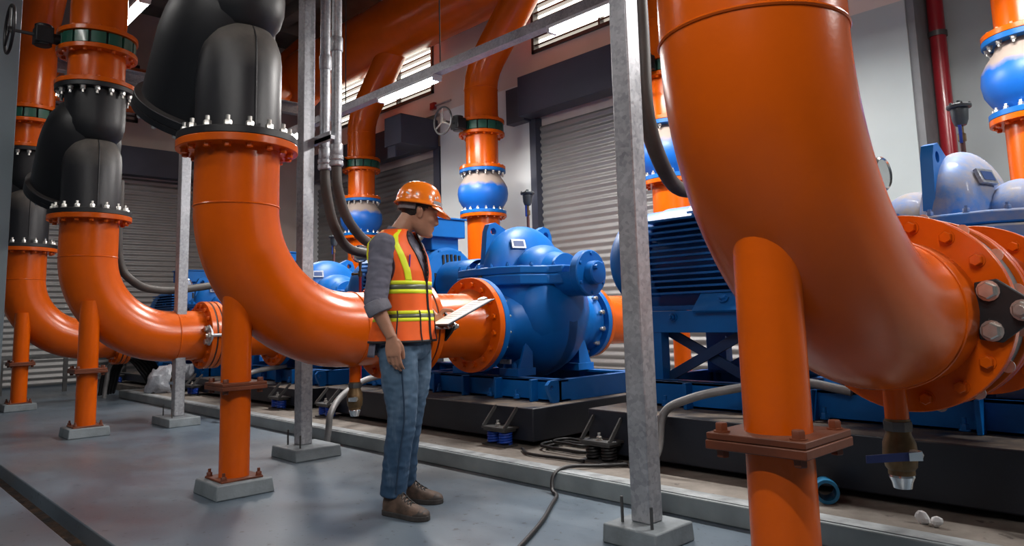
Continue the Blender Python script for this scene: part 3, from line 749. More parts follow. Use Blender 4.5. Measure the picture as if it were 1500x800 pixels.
# ---------------------------------------------------------------- base frames and floating plinths
PR = {4: -.33, 3: -3.63, 2: -7.02, 1: -10.25}; PLN = {4: 2.80, 3: 2.82, 2: 2.80, 1: 2.8}
def make_base(u):
    x1 = PR[u] - .10; x0 = PR[u] - PLN[u] + .05; zp = .40 + DZ[u]; ztop = .975 + DZ[u] - .415; xm1 = UX[u] + PC[u] - .78
    t = thing('pump_base_frame', '', 'base frame', (0, YP, 0))
    f = MB()
    h = ztop - zp
    for s in (-1, 1):
        f.span((x0, s * .50 - .03, zp), (x1, s * .50 + .03, ztop)); f.span((x0, s * .46 - .07, ztop - .02), (x1, s * .46 + .07, ztop)); f.span((x0, s * .46 - .07, zp), (x1, s * .46 + .09, zp + .018))
        for k in range(7): xx = x0 + .1 + (x1 - x0 - .3) * k / 6; f.span((xx - .012, s * .60, zp), (xx + .012, s * .40, ztop))
    for xx in (x0 + .03, x0 + 1.0, xm1 + .2, x1 - .03): f.span((xx - .03, -.5, zp), (xx + .03, .5, ztop))
    f.done('skid', 'blue', t, bevel=.003)
    for s in (-1, 1):
        pg = [(-.03, 0), (.03, 0), (.08, .10), (.085, h - .03), (.05, h + .0), (-.03, h)]
        hol = [(.040 + .018 * math.cos(a), h - .05 + .018 * math.sin(a)) for a in [k * 2 * PI / 12 for k in range(12)]]
        MB().plate(pg, [hol], (x1 - .01, s * .54, zp), (0, s, 0), (0, 0, 1), .03).done('lifting_ear', 'blue', t)
    # raised motor table
    za = .975 + DZ[u] + .39 - .362; mx0 = xm1 - 1.38 + (.33 if u == 4 else 0); mx1 = xm1 - .32 + (.08 if u == 4 else 0)
    tb = MB()
    for s in (-1, 1): tb.span((mx0 - .06, s * .40 - .05, za - .14), (mx1 + .06, s * .40 + .05, za - .0))
    for xx in (mx0, mx1, (mx0 + mx1) / 2): tb.span((xx - .04, -.4, za - .085), (xx + .04, .4, za - .005))
    tb.done('motor_table', 'blue', t, bevel=.003)
    MB().box(((mx0 + mx1) / 2 + .16, -.43, za + .05), (.36, .17, .012), (.75, 0, 0)).done('jack_plate', 'blue', t)
    onebolt(t, ((mx0 + mx1) / 2 + .18, -.445, za + .065), (0, -.68, .73), .024, .03, mat='blue', name='jack_bolt')
    onebolt(t, ((mx0 + .22), -.455, za - .04), (0, -1, 0), .022, .03, .02, mat='blue', name='jack_bolt')
    for xx in (mx0 + .03, mx1 - .05):
        for s in (-1, 1):
            MB().span((xx - .08, s * .40 - .045, ztop - .002), (xx + .08, s * .40 + .045, za - .13)).done('table_leg', 'blue', t, bevel=.003)
    for s in (-1, 1):
        xb = MB()
        a = V((mx0 + .10, s * .36, ztop + .01)); b = V((mx1 - .13, s * .36, za - .14)); c = V((a.x, s * .33, b.z)); d = V((b.x, s * .33, a.z))
        for p, q in ((a, b), (c, d)):
            dr = (q - p).normalized(); xb.box((p + q) / 2, ((q - p).length, .02, .06), M((dr, V((0, 1, 0)), dr.cross(V((0, 1, 0))))).transposed())
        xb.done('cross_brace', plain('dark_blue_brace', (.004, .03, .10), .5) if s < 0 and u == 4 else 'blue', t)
    for k in (.35, .65, 1.3, 2.3):
        onebolt(t, (x1 - k, -.60, zp + .018), (0, 0, 1), .02, .03, .03, mat='blue', name='anchor_nut')
    # plinth
    p = thing('floating_plinth', '', 'plinth', (PR[u] - PLN[u] / 2, 4.53, 0)); L = PLN[u]
    MB().span((-L / 2, -.91, .135), (L / 2, .91, zp - .001)).done('block', 'plinth', p, bevel=.008)
    ends = [L / 2 - .26, -L / 2 + .16]
    for k, bx in enumerate(ends):
        br = MB()
        br.span((bx - .12, -1.05, .215), (bx + .12, -.912, .229))
        for e in (-.11, .11): br.prism([(0, .118), (.112, 0), (.135, .0), (.135, .014), (.014, .138), (0, .138)], (bx + e, -.912, .225), (0, -1, 0), (0, 0, 1), .01)
        b = br.done('spring_bracket', 'steel', p)
        onebolt(b, (bx, -1.0, .229), (0, 0, 1), .018, .024, .02)
        s = thing('spring_isolator', '', 'spring mount', (PR[u] - L / 2 + bx, 4.53 - .985, .099))
        MB().box((0, 0, .006), (.24, .12, .012)).done('base_plate', 'steel', s); MB().box((0, 0, .107), (.22, .11, .014)).done('top_cap', 'steel', s)
        for e in (-.06, .06):
            n = 60; MB().tube([(e + .041 * math.cos(i * .5), .041 * math.sin(i * .5), .016 + .083 * i / n) for i in range(n + 1)], .0095, 6).done('coil', 'spring' if (u, k) != (4, 1) else 'cable', s)
        s['label'] = ('spring mount under %s end of plinth %s' % (('right', 'left')[k], WH[u]))
        if (u, k) == (4, 1): s['label'] = 'spring mount wrapped in black cable beside galvanised post at right'
        if (u, k) == (3, 0): s['label'] = 'blue spring mount at right end of plinth behind the man'
    t['label'] = 'blue steel base frame carrying pump and motor, unit %s' % WH[u]
    p['label'] = 'dark dusty plinth block under the blue pump, unit %s' % WH[u]
for u in (4, 3, 2, 1): make_base(u)
plx = MB(); plx.span((-13.6, 3.5, 0), (-11.25, 7.2, .098)); struct(plx.done('trim_11', 'slab'))

# ---------------------------------------------------------------- discharge side
RX = {4: -1.13, 3: -4.43, 2: -7.56, 1: -10.72}; YR = 6.68; RR = .2286
RW = {4: 'at the right edge', 3: 'behind the nearest elbow', 2: 'right of the man against white pillar', 1: 'behind the man'}
for u in (4, 3, 2, 1):
    zc = .975 + DZ[u]; dx = RX[u] - UX[u]; x = UX[u]
    t = thing('discharge_elbow', 'orange discharge elbow behind its pump, riser %s' % RW[u], 'elbow pipe', (x, YP, 0))
    y0 = .645; ye = YR - YP; rb = .62
    pts = [(0, y0, zc), (0, y0 + .3, zc), (dx * .12, y0 + .55, zc), (dx * .6, ye - rb - .22, zc)] + [(dx, ye - rb + rb * math.sin(a), zc + rb - rb * math.cos(a)) for a in [k * PI / 2 / 14 for k in range(15)]] + [(dx, ye, 1.9), (dx, ye, 2.38)]
    MB().tube(pts, RR, 44).done('pipe', 'orange', t, smooth=60)
    MB().cyl((dx, ye, .099), (dx, ye, zc - .05), .09, seg=28).box((dx, ye, .107), (.26, .26, .016)).done('support_foot', 'orange', t)
    MB().ring((0, y0 + .002, zc), (0, 1, 0), .335, .18, .045, 48).done('flange', 'orange', t, bevel=.004)
    MB().ring((dx, ye, 2.36), (0, 0, 1), .325, .18, .045, 48).done('flange', 'orange', t, bevel=.004)
    bolts(t, 16, .285, (dx, ye, 2.36), (0, 0, -1), .018, .02, mat='orange')
    b = thing('rubber_joint', 'bulging blue rubber joint with beige dust cap, riser %s' % RW[u], 'pipe joint', (RX[u], YR, 2.407))
    MB().ring((0, 0, 0), (0, 0, 1), .325, .18, .045, 48).done('flange', 'blue', b, bevel=.004)
    MB().ring((0, 0, .585), (0, 0, 1), .325, .18, .045, 48).done('flange', 'blue', b, bevel=.004)
    MB().lathe([(.235, .04), (.25, .07), (.30, .13), (.34, .20), (.355, .29), (.345, .38), (.31, .45), (.26, .52), (.24, .56), (.235, .59)], seg=48).done('bellows', 'ball', b, smooth=60)
    bolts(b, 16, .287, (0, 0, .045), (0, 0, 1), .019, .028, .018, name='nut'); bolts(b, 16, .287, (0, 0, .585), (0, 0, -1), .019, .028, .018, name='nut')
    z1 = 2.407 + .632
    s = thing('riser_spool', 'short orange pipe piece above blue joint, riser %s' % RW[u], 'pipe spool', (RX[u], YR, z1))
    MB().cyl((0, 0, .01), (0, 0, .53), RR, seg=44).done('pipe', 'orange', s)
    for zz, d in ((0, 1), (.485, -1)):
        MB().ring((0, 0, zz), (0, 0, 1), .325, .18, .045, 48).done('flange', 'orange', s, bevel=.004)
        bolts(s, 16, .287, (0, 0, zz + (.045 if d > 0 else 0)), (0, 0, d), .018, .02, mat='orange')
    bvalve((RX[u], YR, z1 + .535), .325, 'green-lugged butterfly valve with chrome handwheel, riser %s' % RW[u], .82)
    r = thing('discharge_riser', 'orange riser bending up into the ceiling header, riser %s' % RW[u], 'pipe', (RX[u], YR, z1 + .664))
    MB().ring((0, 0, 0), (0, 0, 1), .325, .18, .045, 48).done('flange', 'orange', r, bevel=.004)
    bolts(r, 16, .287, (0, 0, .045), (0, 0, 1), .018, .02, mat='orange')
    h = 4.28 - (z1 + .664)
    MB().tube([(0, 0, .02), (0, 0, h - .05), (.02, 0, h + .08), (.08, 0, h + .22), (.18, 0, h + .35), (.4, 0, h + .57), (1.0, 0, h + 1.17), (1.3, 0, h + 1.47)], RR + .012, 44).done('pipe', 'orange', r, smooth=60)
    MB().torus((0, 0, h - .08), (0, 0, 1), RR + .012, .006, 44, 6).done('weld_seam', 'orange', r)
t = thing('discharge_header', 'very thick dusty orange header pipe slung under the ceiling', 'pipe', (-6, YR, 5.78))
MB().cyl((-7.1, 0, 0), (9, 0, 0), .50, seg=64).done('pipe', 'orange', t)
for xx in (-7.15, -7.21): MB().ring((xx, 0, 0), (1, 0, 0), .60, .3, .05, 56).done('flange', 'orange', t, bevel=.004)
MB().lathe([(.52, -7.21), (.4, -7.30), (.2, -7.36)], (0, 0, 0), (1, 0, 0), 48).done('end_cap', 'orange', t)
t = thing('cross_pipe', 'orange crossover pipe near the end wall, high at upper left', 'pipe', (-13.0, 2.2, 4.95))
MB().tube(catmull([(0, -.3, .0), (0, 1.5, 0), (0, 3.0, .05), (0, 3.7, .35), (0, 4.2, .85), (0, 4.7, 1.4)], 6), .38, 44).done('pipe', 'orange', t, smooth=60)
beam(-11.5, 1.0, 5.9, 4.68, 'grey channel beam high at left crossing behind the strainers')
beam(-4.6, 5.4, 7.3, 5.05, 'dark channel beam at top centre beside the louvre window')

# ---------------------------------------------------------------- galvanised posts
def post(x, y, bx, by, bs, label, flab):
    t = thing('galvanised_post', label, 'post', (x, y, .083))
    MB().span((-.05, -.05, 0), (.05, .05, HC - .1)).done('tube', 'galv', t, bevel=.007)
    ad = thing('anchor_rod', 'thin anchor rod sticking out of footing, ' + flab[0], 'rod', (bx - bs[0] * .3, by - bs[1] * .25, .083)); MB().cyl((0, 0, 0), (0, 0, .11), .007, seg=8).done('rod', 'steel', ad)
    ad = thing('anchor_rod', 'thin anchor rod in the footing, ' + flab[1], 'rod', (bx + bs[0] * .3, by - bs[1] * .30, .083)); MB().cyl((0, 0, 0), (0, 0, .09), .007, seg=8).done('rod', 'steel', ad)
    a, b = bs[0] / 2, bs[1] / 2
    f = MB().rings([[(sx * a * q, sy * b * q, z) for sx, sy in ((-1, -1), (1, -1), (1, 1), (-1, 1))] for q, z in ((1.03, 0), (1, .083))]).done('concrete_footing', 'concrete', bevel=.008, loc=(bx, by, 0))
    tag(f, 'low grey concrete footing under the galvanised post ' + flab[2], 'footing')
    return t
post(-2.04, 2.73, -2.03, 2.72, (.28, .28), 'tall square galvanised post at right of centre, nearest of three', ('left side of nearest post', 'front of nearest post', 'nearest the camera'))
p2 = post(-5.18, 2.72, -5.13, 2.72, (.38, .36), 'tall square galvanised post with two conduits left of the man', ('left side of middle post', 'right side of middle post', 'left of the man'))
post(-7.82, 2.72, -7.80, 2.70, (.50, .30), 'far square galvanised post behind the second orange elbow', ('left side of far post', 'right side of far post', 'farthest left'))
# conduits strapped to the middle post, each running into a flexible hose
for k, (cx, cy) in enumerate(((-5.15, 2.87), (-4.97, 2.87))):
    t = thing('vertical_conduit', ('left' if k == 0 else 'right') + ' one of two steel conduits strapped to the middle post', 'conduit', (cx, cy, 2.2))
    MB().cyl((0, 0, .12), (0, 0, HC - 2.25), .040, seg=24).done('pipe', 'galv', t)
    MB().lathe([(.044, .06), (.05, .07), (.05, .16), (.044, .17)], seg=24).done('coupler', 'galv', t)
    for zz in (.0, .045): MB().lathe([(.046, zz - .01), (.055, zz), (.055, zz + .025), (.046, zz + .035)], seg=24).done('gland_nut', 'galv', t)
    MB().lathe([(.044, .82 + .1 * k), (.048, .83 + .1 * k), (.048, .93 + .1 * k), (.044, .94 + .1 * k)], seg=24).done('coupler', 'galv', t)
t = thing('conduit_bracket', 'short steel channel bracket holding the two conduits to post', 'bracket', (-5.13, 2.8, 2.42))
MB().span((-.08, -.02, -.03), (.22, .022, .0)).span((-.08, -.02, -.03), (.22, -.012, .03)).done('channel', 'galv', t)
def hose(name, pts, r, mat, label, cat='hose', n=10, seg=16):
    P = catmull(pts, n); o = P[0].copy()
    m = MB().tube([p - o for p in P], r, seg).done(name, mat, smooth=60, loc=o)
    return tag(m, label, cat)
hose('flexible_conduit', [(-5.15, 2.87, 2.19), (-5.17, 2.90, 2.0), (-5.30, 3.05, 1.76), (-5.52, 3.35, 1.60), (-5.72, 3.9, 1.62), (-5.80, 4.18, 1.82)], .040, 'hose', 'left of two dusty grey hoses curving behind the man')
hose('flexible_conduit', [(-4.97, 2.87, 2.19), (-4.99, 2.90, 2.0), (-5.12, 3.08, 1.78), (-5.36, 3.45, 1.64), (-5.56, 3.95, 1.66), (-5.62, 4.2, 1.82)], .040, 'hose', 'right of two dusty grey hoses curving behind the man')
hose('flexible_conduit', [(-2.05, 2.86, 3.4), (-2.05, 2.88, 2.4), (-2.06, 2.90, 2.0), (-2.14, 3.1, 1.80), (-2.30, 3.5, 1.70), (-2.40, 3.9, 1.75), (-2.42, 4.18, 1.92)], .042, 'hose', 'dark grey hose curving from the nearest post behind big elbow')
hose('flexible_conduit', [(-8.75, 2.35, 2.6), (-8.78, 2.38, 1.75), (-8.8, 2.55, 1.48), (-8.95, 2.85, 1.40), (-9.1, 3.3, 1.43), (-9.3, 3.9, 1.55), (-9.35, 4.2, 1.76)], .045, 'hose', 'grey hose looping through the bend of the second elbow')
hose('floor_conduit', [(-5.44, 3.06, .0), (-5.44, 3.08, .12), (-5.47, 3.12, .25), (-5.6, 3.3, .36), (-5.72, 3.6, .46), (-5.76, 3.95, .5)], .027, 'cond', 'grey bent conduit rising from floor beside the middle post', 'conduit')
hose('floor_conduit', [(-2.5, 3.3, .105), (-2.52, 3.5, .22), (-2.52, 3.58, .42), (-2.40, 3.66, .50), (-2.22, 3.76, .55), (-1.9, 3.92, .60), (-1.6, 3.95, .56)], .024, 'cond', 'grey bent conduit over dark plinth behind the nearest post', 'conduit')
hose('floor_conduit', [(-7.5, 3.05, .0), (-7.52, 3.08, .15), (-7.6, 3.2, .33), (-7.75, 3.45, .46), (-7.85, 3.9, .5)], .026, 'cond', 'grey bent conduit beside the far galvanised post', 'conduit')
hose('floor_conduit', [(-11.5, 3.0, .0), (-11.5, 3.02, .2), (-11.5, 3.1, .5), (-11.3, 3.5, .72), (-11.2, 3.9, .75)], .030, 'cond', 'grey conduit curving up at left end of the kerb', 'conduit')
hose('power_cable', [(-2.75, 3.52, .116), (-2.86, 3.40, .112), (-2.97, 3.24, .118), (-2.98, 3.13, .09), (-2.95, 3.08, .02), (-2.86, 3.02, .012), (-2.74, 2.85, .012), (-2.58, 2.62, .012), (-2.42, 2.35, .012), (-2.2, 1.95, .012)], .011, 'cable', 'black cable snaking across the floor beside the nearest post', 'cable', seg=8)
for k, (r, cx, cy) in enumerate(((.16, -3.36, 3.72), (.20, -3.34, 3.70), (.13, -3.38, 3.76))):
    P = [V((cx + r * 1.2 * math.cos(a), cy + r * math.sin(a) * .7 + .02 * math.sin(3 * a), .112 + .016 * k)) for a in [i * 2 * PI / 36 * 1.3 for i in range(37)]]
    m = MB().tube([p - P[0] for p in P], .010, 8).done('cable_coil', 'cable', loc=P[0], smooth=60); tag(m, ('lowest', 'middle', 'top')[k] + ' loop of black cable coiled in the gap between plinths', 'cable')
hose('power_cable', [(-3.62, 3.50, .112), (-3.45, 3.40, .112), (-3.2, 3.42, .112), (-3.02, 3.44, .112)], .010, 'cable', 'short black cable end with copper tip before the plinth gap', 'cable', seg=8)

# pressure gauges on brass cocks, and air vents on the pump domes
def gauge(x, y, z, zb, label):
    t = thing('pressure_gauge', label, 'gauge', (x, y, z))
    d = V((1, -.1, .0)).normalized()
    MB().lathe([(.075, -.03), (.082, -.02), (.082, .018), (.074, .026), (.068, .020)], axis=d, seg=36).done('case', 'chrome', t)
    dl = MB().lathe([(.069, .012), (.069, .0155)], axis=d, seg=36).done('dial', 'dial', t)
    f = frame(d, (0, 0, 1)); sd = V((0, 0, 1)).cross(d)
    MB().box(d * .017 + V((0, 0, .025)), (.035, .002, .016), M((sd, d, V((0, 0, 1)))).transposed()).done('dial_label', 'white', dl)
    MB().box(d * .017 + V((0, 0, -.018)) + sd * .012, (.007, .002, .075), M((sd, d, V((0, 0, 1)))).transposed() @ Euler((0, .5, 0)).to_matrix()).done('needle', 'white', dl)
    MB().cyl((0, 0, -.08), (0, 0, -.12), .016, seg=6).cyl((0, 0, -.12), (0, 0, -.20), .011, seg=12).done('stem', 'brass', t)
    MB().cyl((0, 0, -.16), (0, 0, -.21), .02, seg=8).cyl((0, 0, -.185), (-.05, -.04, -.185), .010, seg=8).ell((-.055, -.045, -.185), (.014, .014, .014), seg=10).done('cock', 'brass', t)
    MB().cyl((0, 0, -.2), (0, 0, zb - z), .013, seg=10).done('pipe', 'red', t)
    return t
t = gauge(-5.80, 3.60, 1.60, .41, 'round chrome pressure gauge at the left of the man\'s shoulder')
t = gauge(-10.19, 3.60, 1.53, .41, 'small round gauge beside the far galvanised post')
t = gauge(-1.255, 3.62, 1.62, .41, 'round gauge seen edge on beside the nearest elbow')
def airvent(u, zt):
    x = UX[u] + PC[u] - (.02 if u > 3 else .05); z0 = .975 + DZ[u] + .80
    t = thing('air_vent_valve', {4: 'dark iron air vent valve above the dusty blue pump', 3: 'dark iron air vent valve above the shiny blue pump', 2: 'dark air vent valve above the pump left of man', 1: 'dark air vent valve above the farthest pump'}[u], 'valve', (x, YP + .12, zt))
    MB().cyl((0, 0, -.125), (0, 0, z0 - zt), .014, seg=12).done('pipe', plain('brown_pipe', (.09, .03, .025), .4), t)
    MB().lathe([(.016, -.155), (.022, -.15), (.022, -.11), (.016, -.105)], seg=6).cyl((0, 0, -.105), (0, 0, -.055), .013, seg=12).done('cock', 'brass', t)
    MB().prism([(-.007, -.065), (.008, -.065), (.009, .04), (-.008, .04)], (0, -.024, -.10), (1, 0, 0), (0, 0, 1), .006).done('cock_handle', 'spring', t)
    MB().lathe([(.02, -.065), (.03, -.06), (.041, -.03), (.045, .02), (.045, .038)], seg=28).done('body', 'hood', t)
    MB().lathe([(.061, .038), (.063, .041), (.063, .054), (.058, .057), (.026, .067), (.014, .07), (.013, .083)], seg=28).done('lid', 'hood', t)
    bolts(t, 6, .054, (0, 0, .054), (0, 0, 1), .008, .012, mat='hood', name='lid_bolt')
airvent(4, 2.06); airvent(3, 2.05); airvent(2, 1.98); airvent(1, 1.9)

# ---------------------------------------------------------------- loose things
t = thing('pvc_pipe_piece', 'short offcut of bright blue plastic pipe lying by dark plinth', 'pipe', (-1.575, 3.50, .153)); t.rotation_euler = (0, 0, .5); t.scale = (1.18, 1.18, 1.18)
MB().ring((0, -.05, 0), (0, 1, 0), .040, .034, .10, 24).ring((0, -.055, 0), (0, 1, 0), .046, .034, .035, 24).done('socket', 'pvc', t)
for k, (x, y, s) in enumerate(((-1.13, 3.40, 1.), (-1.07, 3.38, .8))):
    m = MB(); m.ell((0, 0, 0), (.03 * s, .018, .028 * s), seg=12)
    for v in m.bm.verts: v.co *= 1 + .35 * mnoise.noise(v.co * 40 + V((k, 0, 0)))
    o = m.done('paper_scrap', 'white', loc=(x, y, .122), smooth=20); tag(o, ('larger', 'smaller')[k] + ' crumpled white paper scrap on kerb edge at lower right', 'litter')
# plastic bag slumped on the platform at the far left
def bagmat():
    m, nt, b = _mat('clear_plastic_bag')
    b.inputs['Base Color'].default_value = (.50, .53, .58, 1); b.inputs['Roughness'].default_value = .22; b.inputs['Transmission Weight'].default_value = .35; b.inputs['Alpha'].default_value = .92
    bump(nt, b, noise(nt, 9, 5), .6, .03); return m
MT['bag'] = bagmat()
m = MB(); m.ell((0, 0, 0), (.20, .30, .22), seg=40)
for v in m.bm.verts:
    q = v.co.copy(); v.co.z = max(-.12, q.z * 1. + .35 * max(0, q.y)); v.co += V((1, 1, 1)) * .05 * mnoise.noise(q * 9) + V((0, 0, .04 * mnoise.noise(q * 22)))
tag(m.done('plastic_bag', 'bag', smooth=70, loc=(-10.45, 3.52, .23)), 'crumpled pale plastic bag slumped behind the kerb at left', 'bag')
for k in range(6):
    y0 = 3.0 + .05 * k; P = [V((-11.75 - .05 * k, y0, .02)), V((-11.7, y0 + .05, .35 + .03 * k)), V((-11.6 + .03 * k, y0 + .3, .52)), V((-11.55, y0 + .5, .30)), V((-11.6, y0 + .62, .02 if y0 + .62 < 3.5 else .11))]
    hose('power_cable', P, .022, 'cable', 'heavy black cable in the heap left of plastic bag, strand %s' % ('one', 'two', 'three', 'four', 'five', 'six')[k], 'cable', 6, 10)['group'] = 'black cable heap'
for o in [o for o in bpy.data.objects if o.get('group') == 'black cable heap']: o['label'] = 'heavy black cable bent into a heap left of the plastic bag'
t = thing('steel_barrier', 'low grey steel rail standing before the far shutter at left', 'rail', (-13.3, 2.9, 0))
MB().span((-.02, -.9, .52), (.02, .9, .56)).done('top_rail', 'steel', t); MB().span((-.015, -.9, .2), (.015, .9, .23)).done('lower_rail', 'steel', t)
for y in (-.85, 0, .85): MB().span((-.02, y - .03, 0), (.02, y + .03, .52)).done('leg', 'steel', t)
hose('red_hose', [(-2.45, 5.20, .451), (-2.2, 5.28, .451), (-1.9, 5.32, .451), (-1.6, 5.25, .451), (-1.3, 5.30, .451)], .05, 'red', 'dark red hose lying behind the blue motor stand at right', 'hose')
# ================================================================ the worker  (local axes: x = picture right, y = away, z = up)
PER = thing('person', 'man in orange hard hat and safety vest, reading a clipboard', 'person', (-3.24, 2.30, 0), math.atan2(.815, .579))
def bake(m, name, mat, voxel, parent, smooth=2, fn=None):
    """fuse overlapping closed shells into one continuous skin, then add folds"""
    bmesh.ops.recalc_face_normals(m.bm, faces=m.bm.faces)
    me = bpy.data.meshes.new(name); m.bm.to_mesh(me); m.bm.free()
    o = bpy.data.objects.new(name, me); COL.objects.link(o)
    r = o.modifiers.new('r', 'REMESH'); r.mode = 'VOXEL'; r.voxel_size = voxel
    s = o.modifiers.new('s', 'SMOOTH'); s.factor = .5; s.iterations = smooth
    dg = bpy.context.evaluated_depsgraph_get(); ev = o.evaluated_get(dg)
    me2 = bpy.data.meshes.new_from_object(ev); o.modifiers.clear(); o.data = me2; bpy.data.meshes.remove(me)
    me2.name = name
    if fn:
        ns = [v.normal.copy() for v in me2.vertices]
        for v, n in zip(me2.vertices, ns): v.co = v.co + n * fn(v.co, n)
    for p in me2.polygons: p.use_smooth = True
    me2.materials.clear(); me2.materials.append(MT[mat] if isinstance(mat, str) else mat)
    if parent is not None: o.parent = parent
    return o
def ringp(c, ax, ay, rx, ry, n=28, pw=2.):
    c = V(c); ax = V(ax); ay = V(ay); out = []
    for i in range(n):
        t = 2 * PI * i / n; a, b = math.cos(t), math.sin(t)
        a = math.copysign(abs(a) ** (2 / pw), a); b = math.copysign(abs(b) ** (2 / pw), b)
        out.append(c + ax * (rx * a) + ay * (ry * b))
    return out
FT = V((.90, -.44, 0)).normalized(); LT = V((.44, .90, 0)).normalized(); UP = V((0, 0, 1))
def lerp_tab(tab, z):
    if z <= tab[0][0]: return tab[0][1:]
    for a, b in zip(tab, tab[1:]):
        if z <= b[0]:
            t = (z - a[0]) / (b[0] - a[0]); t = t * t * (3 - 2 * t) if False else t
            return tuple(p + (q - p) * t for p, q in zip(a[1:], b[1:]))
    return tab[-1][1:]
# torso table: z, centre x, centre y, half depth, half width
TT = [(.82, -.022, .085, .118, .172), (.92, -.022, .085, .118, .170), (1.02, -.012, .085, .118, .165), (1.12, -.02, .085, .120, .172), (1.25, -.03, .088, .126, .190), (1.34, -.045, .09, .120, .203), (1.40, -.055, .092, .102, .196), (1.44, -.055, .092, .085, .150), (1.475, -.045, .092, .068, .085), (1.50, -.035, .092, .060, .064)]
def torso_ring(z, off=0, n=36):
    cx, cy, d, w = lerp_tab(TT, z); return ringp((cx, cy, z), FT, LT, d + off, w + off, n, 2.3)
skin = plain('tan_skin', (.43, .215, .135), .45, 0, .12, 14, bmp=.05, bscale=60)
MT['skin'] = skin
# ---- body: head, neck, arms, hands, trunk and legs in one continuous skin
HO = V((.078, .092, 1.575)); HP = math.radians(14)
HF = V((math.cos(HP), .06, -math.sin(HP))).normalized(); HL = V((-.06, 1, 0)).normalized(); HU = HF.cross(HL).normalized()
HR = M((HF, HL, HU)).transposed()
def H(x, y, z): return HO + HF * x + HL * y + HU * z
b = MB()
b.rings([torso_ring(z, -.016) for z in (.83, .92, 1.02, 1.12, 1.25, 1.34, 1.40, 1.44, 1.475)])
b.tube([(-.050, .092, 1.43), (-.030, .092, 1.485), (.0, .092, 1.53), (.035, .092, 1.58)], [(.070, .066), (.056, .055), (.054, .052), (.056, .054)], 24)
b.ell(H(-.012, 0, .045), (.098, .076, .095), HR, 32)
hd = [(.055, -.005, .088, .070), (.03, -.002, .092, .072), (0, .0, .094, .071), (-.03, .008, .086, .067), (-.06, .018, .074, .060), (-.085, .030, .060, .050), (-.105, .043, .043, .037), (-.118, .055, .026, .022)]
b.rings([ringp(H(x, 0, z), HF, HL, rx, ry, 28, 2.2) for z, x, rx, ry in hd])
b.rings([ringp(H(x, 0, z), HF, HL, rx, ry, 14) for z, x, rx, ry in ((.022, .080, .012, .009), (.0, .090, .013, .010), (-.022, .098, .014, .0135), (-.034, .099, .014, .017), (-.044, .092, .010, .014))])
b.ell(H(.090, .016, -.036), (.010, .008, .007), HR, 10); b.ell(H(.090, -.016, -.036), (.010, .008, .007), HR, 10)
b.ell(H(.084, 0, -.062), (.013, .026, .0065), HR, 14); b.ell(H(.083, 0, -.074), (.013, .023, .007), HR, 14); b.ell(H(.079, 0, -.103), (.018, .02, .014), HR, 14)
b.ell(H(.076, .030, .033), (.016, .030, .009), HR, 14); b.ell(H(.076, -.030, .033), (.016, .030, .009), HR, 14)
for s in (-1, 1):
    b.ell(H(.055, s * .042, -.022), (.028, .022, .024), HR, 14)
    er = HR @ Euler((s * -.15, -.18, s * .30)).to_matrix()
    b.ell(H(-.008, s * .078, .0), (.020, .008, .033), er, 18); b.ell(H(-.016, s * .083, .008), (.014, .008, .024), er, 14); b.ell(H(-.002, s * .074, -.022), (.010, .008, .012), er, 10)
def limb(pts, rad, seg=18): b.tube(catmull(pts, 5), [r for r in catmull_r(rad, 5)], seg)
def catmull_r(rad, n):
    out = []
    for a, c in zip(rad, rad[1:]):
        out += [a + (c - a) * k / n for k in range(n)]
    return out + [rad[-1]]
RS, RE, RW = V((-.122, -.075, 1.395)), V((-.158, -.150, 1.085)), V((-.078, -.165, .905))
LS, LE, LW = V((.035, .25, 1.395)), V((.045, .310, 1.105)), V((.160, .262, 1.000))
limb([RS, RS.lerp(RE, .5) + V((-.012, -.005, 0)), RE, RE.lerp(RW, .35) + V((-.005, 0, 0)), RW], [.052, .046, .040, .039, .027])
limb([LS, LS.lerp(LE, .5), LE, LE.lerp(LW, .4), LW], [.052, .046, .040, .036, .026])
